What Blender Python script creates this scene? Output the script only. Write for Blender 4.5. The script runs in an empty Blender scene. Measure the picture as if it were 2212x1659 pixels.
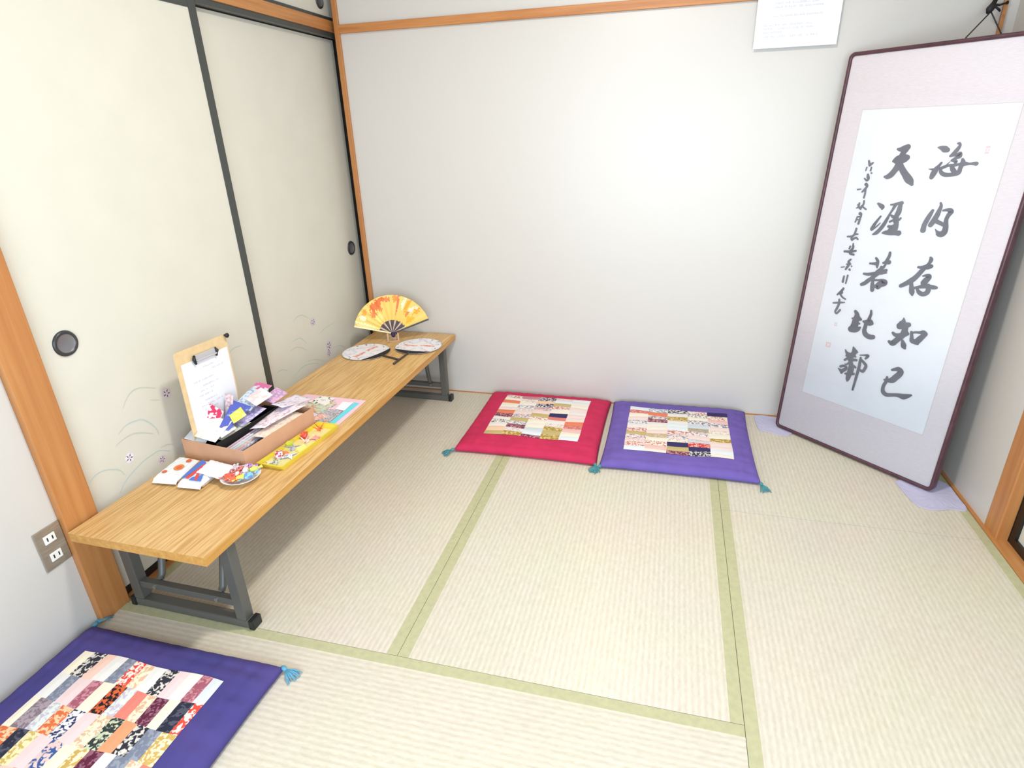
import bpy, math, random
from mathutils import Vector, Matrix
C = bpy.context.collection
SC = bpy.context.scene
PI = math.pi

# ------------------------------------------------------------------ camera, light, exposure
def make_camera():
    yaw, pitch, roll = -0.26694508, -0.40445653, -0.03298205
    cy, sy, cp, sp, cr, sr = math.cos(yaw), math.sin(yaw), math.cos(pitch), math.sin(pitch), math.cos(roll), math.sin(roll)
    f = Vector((sy*cp, cy*cp, sp)); r0 = Vector((cy, -sy, 0)); u0 = r0.cross(f)
    r = cr*r0 + sr*u0; u = -sr*r0 + cr*u0
    cam = bpy.data.cameras.new('camera'); cam.sensor_width = 36.0
    cam.lens = 1273.878/2212*36.0; cam.clip_start = 0.02
    o = bpy.data.objects.new('camera', cam); C.objects.link(o)
    o.matrix_world = Matrix(((r.x, u.x, -f.x, 1.49776), (r.y, u.y, -f.y, -2.76246), (r.z, u.z, -f.z, 1.29124), (0, 0, 0, 1)))
    SC.camera = o
make_camera()

SC.view_settings.view_transform = 'Standard'
SC.view_settings.look = 'None'
SC.view_settings.exposure = 0.0
SC.view_settings.gamma = 1.0
SC.view_settings.use_curve_mapping = False

w = bpy.data.worlds.new('sky'); SC.world = w; w.use_nodes = True
w.node_tree.nodes['Background'].inputs[0].default_value = (0.80, 0.88, 1.0, 1)
w.node_tree.nodes['Background'].inputs[1].default_value = 1.0

def area(name, loc, target, size, power, col, shape='DISK', size_y=None):
    l = bpy.data.lights.new(name, 'AREA'); l.shape = shape; l.size = size
    if size_y: l.size_y = size_y
    l.energy = power; l.color = col
    o = bpy.data.objects.new(name, l); C.objects.link(o); o.location = loc
    o.rotation_euler = (Vector(target) - Vector(loc)).to_track_quat('-Z', 'Y').to_euler()
    return o
area('ceiling_lamp_light', (1.28, -1.42, 2.28), (1.28, -1.42, 0), 0.24, 29, (1.0, 0.95, 0.87))
area('window_daylight', (1.55, -3.52, 0.98), (1.85, 0, 0.72), 2.0, 62, (0.68, 0.84, 1.0), 'RECTANGLE', 1.35)

# ------------------------------------------------------------------ helpers
def lin(c):
    return tuple((x/255/12.92 if x/255 <= 0.04045 else ((x/255+0.055)/1.055)**2.4) for x in c)

def mat(name, rgb, rough=0.6, metal=0.0, spec=0.5, bump=0.0, bscale=200, var=0.0, vscale=20, stretch=(1, 1, 1), rgb2=None, coat=0.0, edge=None):
    """principled material; rgb is sRGB 0..255; optional noise colour variation and noise bump"""
    m = bpy.data.materials.new(name); m.use_nodes = True
    nt = m.node_tree; b = nt.nodes['Principled BSDF']
    b.inputs['Base Color'].default_value = (*lin(rgb), 1)
    b.inputs['Roughness'].default_value = rough; b.inputs['Metallic'].default_value = metal
    b.inputs['Specular IOR Level'].default_value = spec
    b.inputs['Coat Weight'].default_value = coat
    tc = nt.nodes.new('ShaderNodeTexCoord'); mp = nt.nodes.new('ShaderNodeMapping')
    mp.inputs['Scale'].default_value = stretch
    nt.links.new(tc.outputs['Object'], mp.inputs['Vector'])
    if var or rgb2:
        n = nt.nodes.new('ShaderNodeTexNoise'); n.inputs['Scale'].default_value = vscale; n.inputs['Detail'].default_value = 4
        nt.links.new(mp.outputs[0], n.inputs['Vector'])
        r = nt.nodes.new('ShaderNodeValToRGB')
        c2 = rgb2 or tuple(max(0, x*(1-var)) for x in rgb)
        lo, hi = edge or (0.3, 0.7)
        r.color_ramp.elements[0].position = lo; r.color_ramp.elements[1].position = hi
        r.color_ramp.elements[0].color = (*lin(c2), 1); r.color_ramp.elements[1].color = (*lin(rgb), 1)
        nt.links.new(n.outputs['Fac'], r.inputs['Fac']); nt.links.new(r.outputs[0], b.inputs['Base Color'])
    if bump:
        n2 = nt.nodes.new('ShaderNodeTexNoise'); n2.inputs['Scale'].default_value = bscale; n2.inputs['Detail'].default_value = 3
        nt.links.new(mp.outputs[0], n2.inputs['Vector'])
        bp = nt.nodes.new('ShaderNodeBump'); bp.inputs['Strength'].default_value = bump; bp.inputs['Distance'].default_value = 0.002
        nt.links.new(n2.outputs['Fac'], bp.inputs['Height']); nt.links.new(bp.outputs[0], b.inputs['Normal'])
    return m

def mat_weave(name, axis):
    """rush matting: ribs 15 mm apart running along the mat, fine straw across"""
    m = bpy.data.materials.new(name); m.use_nodes = True
    nt = m.node_tree; N = nt.nodes.new; L = nt.links.new; b = nt.nodes['Principled BSDF']
    b.inputs['Roughness'].default_value = 0.42; b.inputs['Specular IOR Level'].default_value = 0.5; b.inputs['Anisotropic'].default_value = 0.85
    tg = N('ShaderNodeCombineXYZ'); tg.inputs[1 if axis == 'Y' else 0].default_value = 1.0; L(tg.outputs[0], b.inputs['Tangent'])
    tc = N('ShaderNodeTexCoord')
    wv = N('ShaderNodeTexWave'); wv.wave_type = 'BANDS'; wv.bands_direction = 'X' if axis == 'Y' else 'Y'
    wv.inputs['Scale'].default_value = 2*PI/(20*0.0155); wv.inputs['Distortion'].default_value = 0.6
    wv.inputs['Detail'].default_value = 1; wv.inputs['Detail Scale'].default_value = 3
    L(tc.outputs['Object'], wv.inputs['Vector'])
    mp = N('ShaderNodeMapping'); mp.inputs['Scale'].default_value = (150, 60, 70) if axis == 'Y' else (60, 150, 70)
    L(tc.outputs['Object'], mp.inputs['Vector'])
    n = N('ShaderNodeTexNoise'); n.inputs['Scale'].default_value = 1; n.inputs['Detail'].default_value = 2
    L(mp.outputs[0], n.inputs['Vector'])
    n2 = N('ShaderNodeTexNoise'); n2.inputs['Scale'].default_value = 3; n2.inputs['Detail'].default_value = 3
    L(tc.outputs['Object'], n2.inputs['Vector'])
    mx = N('ShaderNodeMath'); mx.operation = 'MULTIPLY_ADD'; mx.inputs[1].default_value = 0.28
    L(wv.outputs['Fac'], mx.inputs[0])
    ms = N('ShaderNodeMath'); ms.operation = 'MULTIPLY'; ms.inputs[1].default_value = 0.72
    L(n.outputs['Fac'], ms.inputs[0]); L(ms.outputs[0], mx.inputs[2])
    r = N('ShaderNodeValToRGB')
    r.color_ramp.elements[0].position = 0.15; r.color_ramp.elements[1].position = 0.8
    r.color_ramp.elements[0].color = (*lin(TATAMI_A), 1); r.color_ramp.elements[1].color = (*lin(TATAMI_B), 1)
    L(mx.outputs[0], r.inputs['Fac'])
    mixc = N('ShaderNodeMixRGB'); mixc.blend_type = 'MULTIPLY'; mixc.inputs[0].default_value = 0.12
    L(r.outputs[0], mixc.inputs[1]); L(n2.outputs['Color'], mixc.inputs[2])
    L(mixc.outputs[0], b.inputs['Base Color'])
    bp = N('ShaderNodeBump'); bp.inputs['Strength'].default_value = 0.35; bp.inputs['Distance'].default_value = 0.0015
    L(mx.outputs[0], bp.inputs['Height']); L(bp.outputs[0], b.inputs['Normal'])
    return m

def mat_wood(name, rgb, rgb2, axis='Y', scale=26, rough=0.45, spec=0.5, sharp=(0.35, 0.65)):
    """long grain along one axis"""
    m = bpy.data.materials.new(name); m.use_nodes = True
    nt = m.node_tree; N = nt.nodes.new; L = nt.links.new; b = nt.nodes['Principled BSDF']
    b.inputs['Roughness'].default_value = rough; b.inputs['Specular IOR Level'].default_value = spec
    tc = N('ShaderNodeTexCoord'); mp = N('ShaderNodeMapping')
    s = [scale*3, scale*3, scale*3]; s['XYZ'.index(axis)] = scale*0.12
    mp.inputs['Scale'].default_value = s; L(tc.outputs['Object'], mp.inputs['Vector'])
    n = N('ShaderNodeTexNoise'); n.inputs['Scale'].default_value = 1; n.inputs['Detail'].default_value = 5; n.inputs['Roughness'].default_value = 0.6
    L(mp.outputs[0], n.inputs['Vector'])
    r = N('ShaderNodeValToRGB'); r.color_ramp.elements[0].position, r.color_ramp.elements[1].position = sharp
    r.color_ramp.elements[0].color = (*lin(rgb2), 1); r.color_ramp.elements[1].color = (*lin(rgb), 1)
    L(n.outputs['Fac'], r.inputs['Fac']); L(r.outputs[0], b.inputs['Base Color'])
    return m

def mat_attr(name, rough=0.85, prints=True, scale=95):
    """cloth or paper whose colours are stored per face: 'col', a second print colour 'col2' and a print amount in its alpha"""
    m = bpy.data.materials.new(name); m.use_nodes = True
    nt = m.node_tree; N = nt.nodes.new; L = nt.links.new; b = nt.nodes['Principled BSDF']
    b.inputs['Roughness'].default_value = rough; b.inputs['Specular IOR Level'].default_value = 0.25
    a = N('ShaderNodeVertexColor'); a.layer_name = 'col'
    if not prints:
        L(a.outputs['Color'], b.inputs['Base Color']); return m
    a2 = N('ShaderNodeVertexColor'); a2.layer_name = 'col2'
    tc = N('ShaderNodeTexCoord'); n = N('ShaderNodeTexNoise'); n.inputs['Scale'].default_value = scale; n.inputs['Detail'].default_value = 0.6; n.inputs['Distortion'].default_value = 0.8
    L(tc.outputs['Object'], n.inputs['Vector'])
    gt = N('ShaderNodeMapRange'); gt.inputs[1].default_value = 0.49; gt.inputs[2].default_value = 0.58
    L(n.outputs['Fac'], gt.inputs[0])
    mu = N('ShaderNodeMath'); mu.operation = 'MULTIPLY'; L(gt.outputs[0], mu.inputs[0]); L(a2.outputs['Alpha'], mu.inputs[1])
    mx = N('ShaderNodeMixRGB'); L(mu.outputs[0], mx.inputs[0]); L(a.outputs['Color'], mx.inputs[1]); L(a2.outputs['Color'], mx.inputs[2])
    L(mx.outputs[0], b.inputs['Base Color'])
    return m

class MB:
    """collects geometry, then links it as ONE mesh object"""
    def __init__(s): s.v = []; s.f = []; s.m = []; s.c = []; s.c2 = []
    def face(s, idx, mi=0, col=(1, 1, 1), col2=(1, 1, 1, 0)):
        s.f.append(tuple(idx)); s.m.append(mi); s.c.append(col); s.c2.append(col2)
    def poly(s, pts, mi=0, col=(1, 1, 1), col2=(1, 1, 1, 0)):
        n = len(s.v); s.v += [Vector(p) for p in pts]; s.face(range(n, n+len(pts)), mi, col, col2)
    def box(s, a, b, mi=0, T=None):
        (x0, y0, z0), (x1, y1, z1) = a, b; n = len(s.v)
        P = [Vector(p) for p in ((x0, y0, z0), (x1, y0, z0), (x1, y1, z0), (x0, y1, z0), (x0, y0, z1), (x1, y0, z1), (x1, y1, z1), (x0, y1, z1))]
        s.v += [T @ p for p in P] if T else P
        for q in ((3, 2, 1, 0), (4, 5, 6, 7), (0, 1, 5, 4), (1, 2, 6, 5), (2, 3, 7, 6), (3, 0, 4, 7)): s.face([n+i for i in q], mi)
        return s
    def prism(s, pts, d, mi=0, mside=None):
        """closed polygon (3D, planar) pushed along vector d"""
        n = len(s.v); k = len(pts); d = Vector(d)
        s.v += [Vector(p) for p in pts] + [Vector(p)+d for p in pts]
        s.face(list(range(n+k-1, n-1, -1)), mi); s.face(range(n+k, n+2*k), mi)
        for i in range(k):
            j = (i+1) % k; s.face((n+i, n+j, n+k+j, n+k+i), mi if mside is None else mside)
        return s
    def slab(s, P, t, mi=0, nrm=None):
        """four corners and a thickness downwards along the normal"""
        P = [Vector(p) for p in P]; n = nrm or (P[1]-P[0]).cross(P[3]-P[0]).normalized()
        return s.prism([p-n*t for p in P], n*t, mi)
    def pillow(s, P, t, bulge, n=8, mi=0, seed=0, rough=0.0, colf=None, flat=0.0, power=0.6):
        """a soft packet over four corners, thickness t below, bulging up"""
        P = [Vector(p) for p in P]; nr = (P[1]-P[0]).cross(P[3]-P[0]).normalized(); R = random.Random(seed)
        base = len(s.v); top = {}; bot = {}
        for i in range(n+1):
            for j in range(n+1):
                u, v = i/n, j/n
                q = P[0]*(1-u)*(1-v) + P[1]*u*(1-v) + P[2]*u*v + P[3]*(1-u)*v
                e = max(0, (1-abs(2*u-1)**4)*(1-abs(2*v-1)**4))**power
                k = R.uniform(-1, 1)*rough*(0.3+e)
                top[i, j] = len(s.v); s.v.append(q + nr*(bulge*e + k + (0 if 0 < i < n and 0 < j < n else 0)))
                bot[i, j] = len(s.v); s.v.append(q - nr*(t*e + flat))
        for i in range(n):
            for j in range(n):
                u, v = (i+.5)/n, (j+.5)/n
                cm = colf(u, v) if colf else mi
                s.face((top[i, j], top[i+1, j], top[i+1, j+1], top[i, j+1]), cm)
                s.face((bot[i, j+1], bot[i+1, j+1], bot[i+1, j], bot[i, j]), mi)
        for i in range(n):
            for a, b2 in (((i, 0), (i+1, 0)), ((i+1, n), (i, n)), ((0, i+1), (0, i)), ((n, i), (n, i+1))):
                s.face((bot[a], bot[b2], top[b2], top[a]), mi)
        return s
    def tube(s, pts, r, seg=8, mi=0, cap=True):
        pts = [Vector(p) for p in pts]; rr = r if isinstance(r, (list, tuple)) else [r]*len(pts); rings = []
        up = Vector((0.13, 0.21, 0.97))
        for i, p in enumerate(pts):
            d = (pts[min(i+1, len(pts)-1)] - pts[max(i-1, 0)]).normalized()
            a = d.cross(up)
            if a.length < 1e-3: a = d.cross(Vector((1, 0, 0)))
            a.normalize(); b = d.cross(a).normalized(); up = b if False else up
            n = len(s.v); s.v += [p + (a*math.cos(2*PI*k/seg) + b*math.sin(2*PI*k/seg))*rr[i] for k in range(seg)]; rings.append(n)
        for q in range(len(rings)-1):
            for k in range(seg):
                k2 = (k+1) % seg; s.face((rings[q]+k, rings[q]+k2, rings[q+1]+k2, rings[q+1]+k), mi)
        if cap:
            s.face([rings[0]+k for k in range(seg-1, -1, -1)], mi); s.face([rings[-1]+k for k in range(seg)], mi)
        return s
    def lathe(s, prof, seg=32, T=None, mi=0):
        """profile of (radius, height) turned about local Z; T places it"""
        T = T or Matrix(); rows = []
        for r, h in prof:
            if r < 1e-6: rows.append([len(s.v)]); s.v.append(T @ Vector((0, 0, h)))
            else:
                rows.append(list(range(len(s.v), len(s.v)+seg))); s.v += [T @ Vector((r*math.cos(2*PI*k/seg), r*math.sin(2*PI*k/seg), h)) for k in range(seg)]
        for a, b in zip(rows, rows[1:]):
            for k in range(seg):
                k2 = (k+1) % seg; q = [a[k % len(a)], a[k2 % len(a)], b[k2 % len(b)], b[k % len(b)]]
                u = []
                for i in q:
                    if i not in u: u.append(i)
                if len(u) > 2: s.face(u, mi)
        return s

def obj(name, mb, mats, parent=None, smooth=False, bevel=0.0, solidify=0.0, origin=None, colors=False):
    """ONE mesh object; geometry is given in world coordinates"""
    me = bpy.data.meshes.new(name)
    if not isinstance(mats, (list, tuple)): mats = [mats]
    if parent: Mi = parent.matrix_basis.inverted() if not parent.parent else (parent.parent.matrix_basis @ parent.matrix_basis).inverted(); O = None
    else:
        lo = [min(v[i] for v in mb.v) for i in range(3)]; hi = [max(v[i] for v in mb.v) for i in range(3)]
        O = Vector(origin) if origin else Vector(((lo[0]+hi[0])/2, (lo[1]+hi[1])/2, lo[2])); Mi = Matrix.Translation(-O)
    me.from_pydata([tuple(Mi @ v) for v in mb.v], [], mb.f)
    for m in mats: me.materials.append(m)
    for p, mi in zip(me.polygons, mb.m): p.material_index = mi; p.use_smooth = smooth
    if colors:
        a = me.color_attributes.new('col', 'FLOAT_COLOR', 'CORNER'); b = me.color_attributes.new('col2', 'FLOAT_COLOR', 'CORNER')
        for p, c, c2 in zip(me.polygons, mb.c, mb.c2):
            for li in p.loop_indices: a.data[li].color = (*c, 1); b.data[li].color = c2
    me.update()
    o = bpy.data.objects.new(name, me); C.objects.link(o)
    if parent: o.parent = parent
    else: o.location = O
    if bevel:
        md = o.modifiers.new('bevel', 'BEVEL'); md.width = bevel; md.segments = 2; md.limit_method = 'ANGLE'
    return o

def tag(o, label, cat, group=None):
    o['label'] = label; o['category'] = cat
    if group: o['group'] = group
    return o
def thing(name, label, cat, loc=(0, 0, 0), rotz=0.0, group=None):
    o = bpy.data.objects.new(name, None); C.objects.link(o)
    o.matrix_basis = Matrix.Translation(loc) @ Matrix.Rotation(rotz, 4, 'Z'); o.empty_display_size = 0.05
    return tag(o, label, cat, group)
def struct(name, mb, m, parent=None, label=None, **k):
    o = obj(name, mb, m, parent, **k)
    if not parent: o['kind'] = 'structure'
    if label: o['label'] = label
    return o
def catmull(P, sub=4):
    """smooth a polyline of tuples of any length"""
    if len(P) < 3: return [tuple(p) for p in P]
    out = []
    for i in range(len(P)-1):
        p0, p1, p2, p3 = P[max(i-1, 0)], P[i], P[i+1], P[min(i+2, len(P)-1)]
        for k in range(sub):
            t = k/sub
            out.append(tuple(0.5*(2*b + (c-a)*t + (2*a-5*b+4*c-d)*t*t + (3*b-a-3*c+d)*t**3) for a, b, c, d in zip(p0, p1, p2, p3)))
    out.append(tuple(P[-1])); return out
def ribbon(mb, P, w, place, mi=0):
    """a flat painted stroke; P = (u, v) points, w = half width list or number; place(u, v) -> 3D"""
    n = len(P)
    for i in range(n-1):
        (x0, y0), (x1, y1) = P[i], P[i+1]; d = math.hypot(x1-x0, y1-y0) or 1; nx, ny = -(y1-y0)/d, (x1-x0)/d
        a = w[i] if isinstance(w, list) else w; b = w[i+1] if isinstance(w, list) else w
        mb.poly([place(x0+nx*a, y0+ny*a), place(x0-nx*a, y0-ny*a), place(x1-nx*b, y1-ny*b), place(x1+nx*b, y1+ny*b)], mi)
def text_rows(mb, place, rows, mi, h, seed):
    """rows of small unreadable print: (u0, v, length)"""
    R = random.Random(seed)
    for u0, v, ln in rows:
        u = u0
        while u < u0+ln:
            wd = R.uniform(0.5, 1.3)*h
            if R.random() < 0.85:
                a = h*R.uniform(0.3, 0.5)
                mb.poly([place(u, v-a), place(u+wd*0.8, v-a), place(u+wd*0.8, v-a*0.35), place(u, v-a*0.35)], mi)
                if R.random() < 0.7: mb.poly([place(u, v+a*0.3), place(u+wd*0.7, v+a*0.3), place(u+wd*0.7, v+a), place(u, v+a)], mi)
            u += wd
# ------------------------------------------------------------------ materials
TATAMI_A = (203, 193, 172); TATAMI_B = (225, 217, 201)
M_weave_y = mat_weave('rush weave lengthwise', 'Y'); M_weave_x = mat_weave('rush weave crosswise', 'X')
M_heri = mat('green cloth border', (190, 187, 148), 0.8, bump=0.3, bscale=900, var=0.06, vscale=60)
M_wall = mat('cream wallpaper', (208, 203, 197), 0.36, spec=0.7, bump=0.06, bscale=420)
M_wall_plain = mat('plain plaster', (212, 210, 206), 0.8)
M_ceiling = mat('pale ceiling board', (214, 210, 202), 0.8)
M_fusuma = mat('cream door paper', (217, 213, 200), 0.7, spec=0.3, bump=0.05, bscale=500, var=0.02, vscale=6)
M_lacquer = mat('dark grey lacquer', (64, 67, 64), 0.35)
M_lacquer_black = mat('black lacquer', (22, 20, 20), 0.35)
M_post = mat_wood('orange brown timber', (196, 136, 80), (178, 114, 62), 'Z', 12, 0.42)
M_post_y = mat_wood('orange brown timber lengthwise', (204, 146, 88), (182, 118, 64), 'Y', 22, 0.42)
M_post_x = mat_wood('orange brown timber crosswise', (200, 136, 80), (178, 112, 58), 'X', 22, 0.42)
M_table = mat_wood('oak laminate', (224, 186, 128), (196, 148, 86), 'Y', 60, 0.38, sharp=(0.38, 0.6))
M_table_edge = mat_wood('oak edge band', (212, 160, 86), (192, 136, 62), 'Y', 22, 0.4)
M_steel = mat('grey painted steel', (88, 87, 82), 0.38)
M_cap = mat('black plastic cap', (26, 28, 32), 0.4)
M_chrome = mat('chrome', (214, 214, 218), 0.3, metal=0.55)
M_bolt = mat('zinc bolt', (170, 170, 168), 0.35, metal=0.8)
M_paper = mat('white paper', (236, 236, 244), 0.7, spec=0.3)
M_print = mat('grey print', (196, 196, 208), 0.8)
M_black = mat('black card', (34, 33, 33), 0.6)
M_white = mat('white plastic', (238, 236, 230), 0.4)
M_pull = mat('dark bronze', (66, 66, 68), 0.35, metal=0.4)
M_pull_in = mat('grey bronze dish', (132, 130, 134), 0.35, metal=0.5)
M_grass = mat('pale green paint', (192, 198, 182), 0.8); M_grass_teal = mat('pale teal paint', (184, 202, 194), 0.8)
M_flower = mat('pale lilac paint', (212, 196, 206), 0.8); M_flower_w = mat('pale white paint', (226, 222, 232), 0.8)

XR = 2.607          # right wall face
# ------------------------------------------------------------------ room shell
mb = MB(); mb.box((-0.2, -3.65, -0.09), (XR+0.2, 0.2, -0.036)); struct('floor', mb, M_wall_plain)
mb = MB(); mb.box((-0.2, -3.65, 2.36), (XR+0.2, 0.2, 2.46)); struct('ceiling', mb, M_ceiling)
mb = MB(); mb.box((-0.15, -3.6, -0.036), (-0.05, -1.8005, 2.36)); mb.box((-0.2, -1.8, -0.036), (-0.14, 0.2, 2.36)); struct('wall_left', mb, M_wall)
mb = MB(); mb.box((-0.001, 0.0, -0.036), (XR+0.1, 0.1, 2.36)); mb.box((-0.2, 0.1505, -0.036), (-0.0011, 0.2, 2.36)); mb.box((-0.025, 0.0305, -0.036), (-0.0011, 0.15, 2.36)); struct('wall_back', mb, M_wall)
mb = MB(); mb.box((XR, -0.752, -0.036), (XR+0.1, 0.0, 2.36)); mb.box((XR, -1.80, 1.80), (XR+0.1, -0.752, 2.36)); mb.box((XR, -3.6, -0.036), (XR+0.1, -1.80, 2.36))
mb.box((XR+0.1, -1.85, -0.036), (XR+0.14, -0.7, 2.36)); struct('wall_right', mb, M_wall)
# wall behind the camera with a window
mb = MB(); mb.box((-0.2, -3.65, -0.036), (1.2, -3.6, 2.36)); mb.box((1.2, -3.65, -0.036), (XR+0.1, -3.6, 0.25)); mb.box((1.2, -3.65, 2.05), (XR+0.1, -3.6, 2.36)); struct('wall_front', mb, M_wall_plain)
mb = MB()
for x in (1.2, 1.88, 2.56): mb.box((x, -3.64, 0.25), (x+0.04, -3.6, 2.05))
for z in (0.25, 2.01): mb.box((1.2, -3.64, z), (XR, -3.6, z+0.04))
struct('window_1', mb, M_lacquer)

# timber: pillar by the outlet, corner post, lintel, rails, right pillar, sills
mb = MB(); mb.box((-0.135, -1.8, -0.036), (-0.0324, -1.7036, 2.36)); struct('trim_1', mb, M_post, bevel=0.004, label='orange brown timber pillar between outlet wall and sliding doors')
mb = MB(); mb.box((-0.025, -0.012, -0.036), (-0.001, 0.03, 2.36)); struct('trim_2', mb, M_post, bevel=0.002, label='thin timber post in the corner behind the folding fan')
mb = MB(); mb.box((-0.135, -1.7035, 1.7275), (-0.050, 0.15, 1.7735)); struct('trim_3', mb, M_post_y, bevel=0.002, label='timber lintel above the tall sliding doors')
mb = MB(); mb.box((-0.001, -0.014, 1.716), (XR, 0.0, 1.750)); struct('trim_4', mb, M_post_x, bevel=0.002, label='timber picture rail along the back wall')
mb = MB(); mb.box((2.558, -0.012, 1.45), (2.571, 0.0, 1.716)); struct('trim_5', mb, M_post, bevel=0.002, label='thin timber strip on back wall behind the hanging cord')
mb = MB(); mb.box((XR-0.001, -0.832, 0.0), (XR+0.036, -0.752, 2.36)); struct('trim_6', mb, M_post, bevel=0.003, label='orange brown timber door post on the right wall')
mb = MB(); mb.box((-0.135, -1.7035, -0.036), (-0.031, 0.15, 0.004)); struct('trim_7', mb, M_post_y, label='timber sill under the tall sliding doors')
mb = MB(); mb.box((XR-0.012, -3.6, -0.036), (XR+0.06, -0.832, 0.003)); struct('trim_8', mb, M_post_y, label='timber sill under the right sliding door')
mb = MB(); mb.box((-0.001, -0.006, -0.036), (XR, 0.0, 0.004)); struct('baseboard_back', mb, M_post_x)
mb = MB(); mb.box((XR-0.012, -0.832, -0.036), (XR, -0.006, 0.006)); struct('baseboard_right', mb, M_post_y)

# sliding doors
def door_pull(parent, x, y, z, r, sign=1):
    T = Matrix.Translation((x, y, z)) @ Matrix.Rotation(sign*PI/2, 4, 'Y')
    mb = MB(); mb.lathe([(r*0.70, 0.001), (r*0.72, 0.004), (r*0.80, 0.0065), (r*0.94, 0.005), (r, 0.0)], 40, T); p = obj('door_pull', mb, M_pull, parent, smooth=True)
    mb = MB(); mb.lathe([(0.0, 0.0012), (r*0.60, 0.0012), (r*0.72, 0.004)], 40, T); obj('pull_dish', mb, M_pull_in, p, smooth=True)
def painting(parent, x, strokes, flowers):
    pl = lambda u, v: (x, u, v)
    mb = MB()
    for i, s in enumerate(strokes):
        P = catmull([tuple(q) for q in s], 6); n = len(P)
        ribbon(mb, P, [0.0005+0.0012*math.sin(PI*(0.08+0.84*k/(n-1))) for k in range(n)], pl, i % 2)
    obj('grass_painting', mb, [M_grass, M_grass_teal], parent)
    mb = MB()
    for (y, z, r, mi) in flowers:
        for k in range(5):
            a = 2*PI*k/5+0.4; d = r*0.55
            mb.poly([pl(y+math.cos(a)*d+math.cos(b)*r*0.42, z+math.sin(a)*d+math.sin(b)*r*0.42) for b in [2*PI*j/9 for j in range(9)]], mi)
    obj('flower_painting', mb, [M_flower, M_flower_w], parent)

mb = MB(); mb.box((-0.084, -1.7036, 0.030), (-0.060, -0.8705, 1.6905)); d1 = struct('door_1', mb, M_fusuma, label='cream sliding door nearest the outlet, behind the clipboard')
mb = MB(); mb.box((-0.086, -0.8705, 0.004), (-0.0565, -0.8365, 1.7275)); obj('stile', mb, M_lacquer, d1, bevel=0.002)
mb = MB(); mb.box((-0.085, -1.7036, 0.004), (-0.058, -0.8705, 0.030)); obj('bottom_rail', mb, M_lacquer_black, d1)
mb = MB(); mb.box((-0.085, -1.7036, 1.6905), (-0.058, -0.8705, 1.7275)); obj('top_rail', mb, M_lacquer, d1)
door_pull(d1, -0.060, -1.6135, 0.803, 0.0355)
painting(d1, -0.0594, [
 [(-1.512, .561), (-1.487, .586), (-1.461, .598), (-1.43, .594), (-1.383, .572)], [(-1.551, .493), (-1.525, .506), (-1.493, .507), (-1.458, .496), (-1.433, .467), (-1.421, .441), (-1.422, .425)],
 [(-1.571, .464), (-1.543, .471), (-1.505, .471), (-1.471, .457), (-1.438, .436)], [(-1.68, .404), (-1.662, .414), (-1.638, .416), (-1.609, .406), (-1.584, .389), (-1.573, .367)],
 [(-1.428, .38), (-1.403, .377), (-1.376, .365)], [(-1.605, .32), (-1.582, .342), (-1.544, .359), (-1.501, .371), (-1.465, .374), (-1.435, .373), (-1.397, .35)],
 [(-1.413, .544), (-1.382, .53)], [(-1.05, .56), (-1.01, .575), (-0.96, .57)]],
 [(-1.541, .407, .018, 1), (-1.349, .539, .02, 0), (-1.434, .34, .016, 0)])
mb = MB(); mb.box((-0.116, -0.872, 0.030), (-0.092, 0.082, 1.7050)); d2 = struct('door_2', mb, M_fusuma, label='cream sliding door beside the corner, behind the round fans')
mb = MB(); mb.box((-0.118, 0.082, 0.004), (-0.090, 0.125, 1.7275)); obj('stile', mb, M_lacquer_black, d2)
mb = MB(); mb.box((-0.117, -0.872, 0.004), (-0.090, 0.082, 0.030)); obj('bottom_rail', mb, M_lacquer_black, d2)
mb = MB(); mb.box((-0.117, -0.872, 1.7050), (-0.090, 0.082, 1.7275)); obj('top_rail', mb, M_lacquer_black, d2)
door_pull(d2, -0.092, -0.005, 0.765, 0.0355)
painting(d2, -0.0914, [
 [(-.585, .546), (-.553, .559), (-.51, .555), (-.468, .528)], [(-.62, .464), (-.581, .465), (-.549, .458), (-.515, .422)], [(-.644, .429), (-.601, .431), (-.557, .415), (-.524, .389)],
 [(-.663, .305), (-.62, .32), (-.563, .328), (-.494, .315), (-.447, .294)], [(-.529, .339), (-.47, .325), (-.403, .291)], [(-.757, .372), (-.721, .372), (-.682, .351)], [(-.407, .431), (-.348, .442), (-.254, .445)], [(-.294, .326), (-.242, .317), (-.2, .289)]],
 [(-.439, .501, .022, 0), (-.34, .351, .026, 0), (-.351, .314, .02, 0)])
# dark head track under the lintel in front of the recessed door
mb = MB(); mb.box((-0.088, -0.836, 1.709), (-0.0565, 0.15, 1.7275)); struct('trim_9', mb, M_lacquer, label='dark grey head track above the corner sliding door')
# small upper closet door
mb = MB(); mb.box((-0.090, -0.80, 1.789), (-0.068, 0.066, 2.25)); d3 = struct('door_3', mb, M_fusuma, label='small cream upper closet door above the lintel')
mb = MB(); mb.box((-0.092, -0.80, 1.7735), (-0.064, 0.066, 1.789)); obj('bottom_rail', mb, M_lacquer, d3)
mb = MB(); mb.box((-0.092, 0.066, 1.7735), (-0.064, 0.11, 2.25)); obj('stile', mb, M_lacquer_black, d3)
door_pull(d3, -0.068, -0.032, 1.842, 0.03)
mb = MB(); mb.box((-0.090, -1.7036, 1.7735), (-0.072, -0.801, 2.25)); struct('door_5', mb, M_fusuma)
mb = MB(); mb.box((-0.135, -1.7036, 2.25), (-0.050, 0.15, 2.36)); struct('trim_10', mb, M_post_y)
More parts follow.
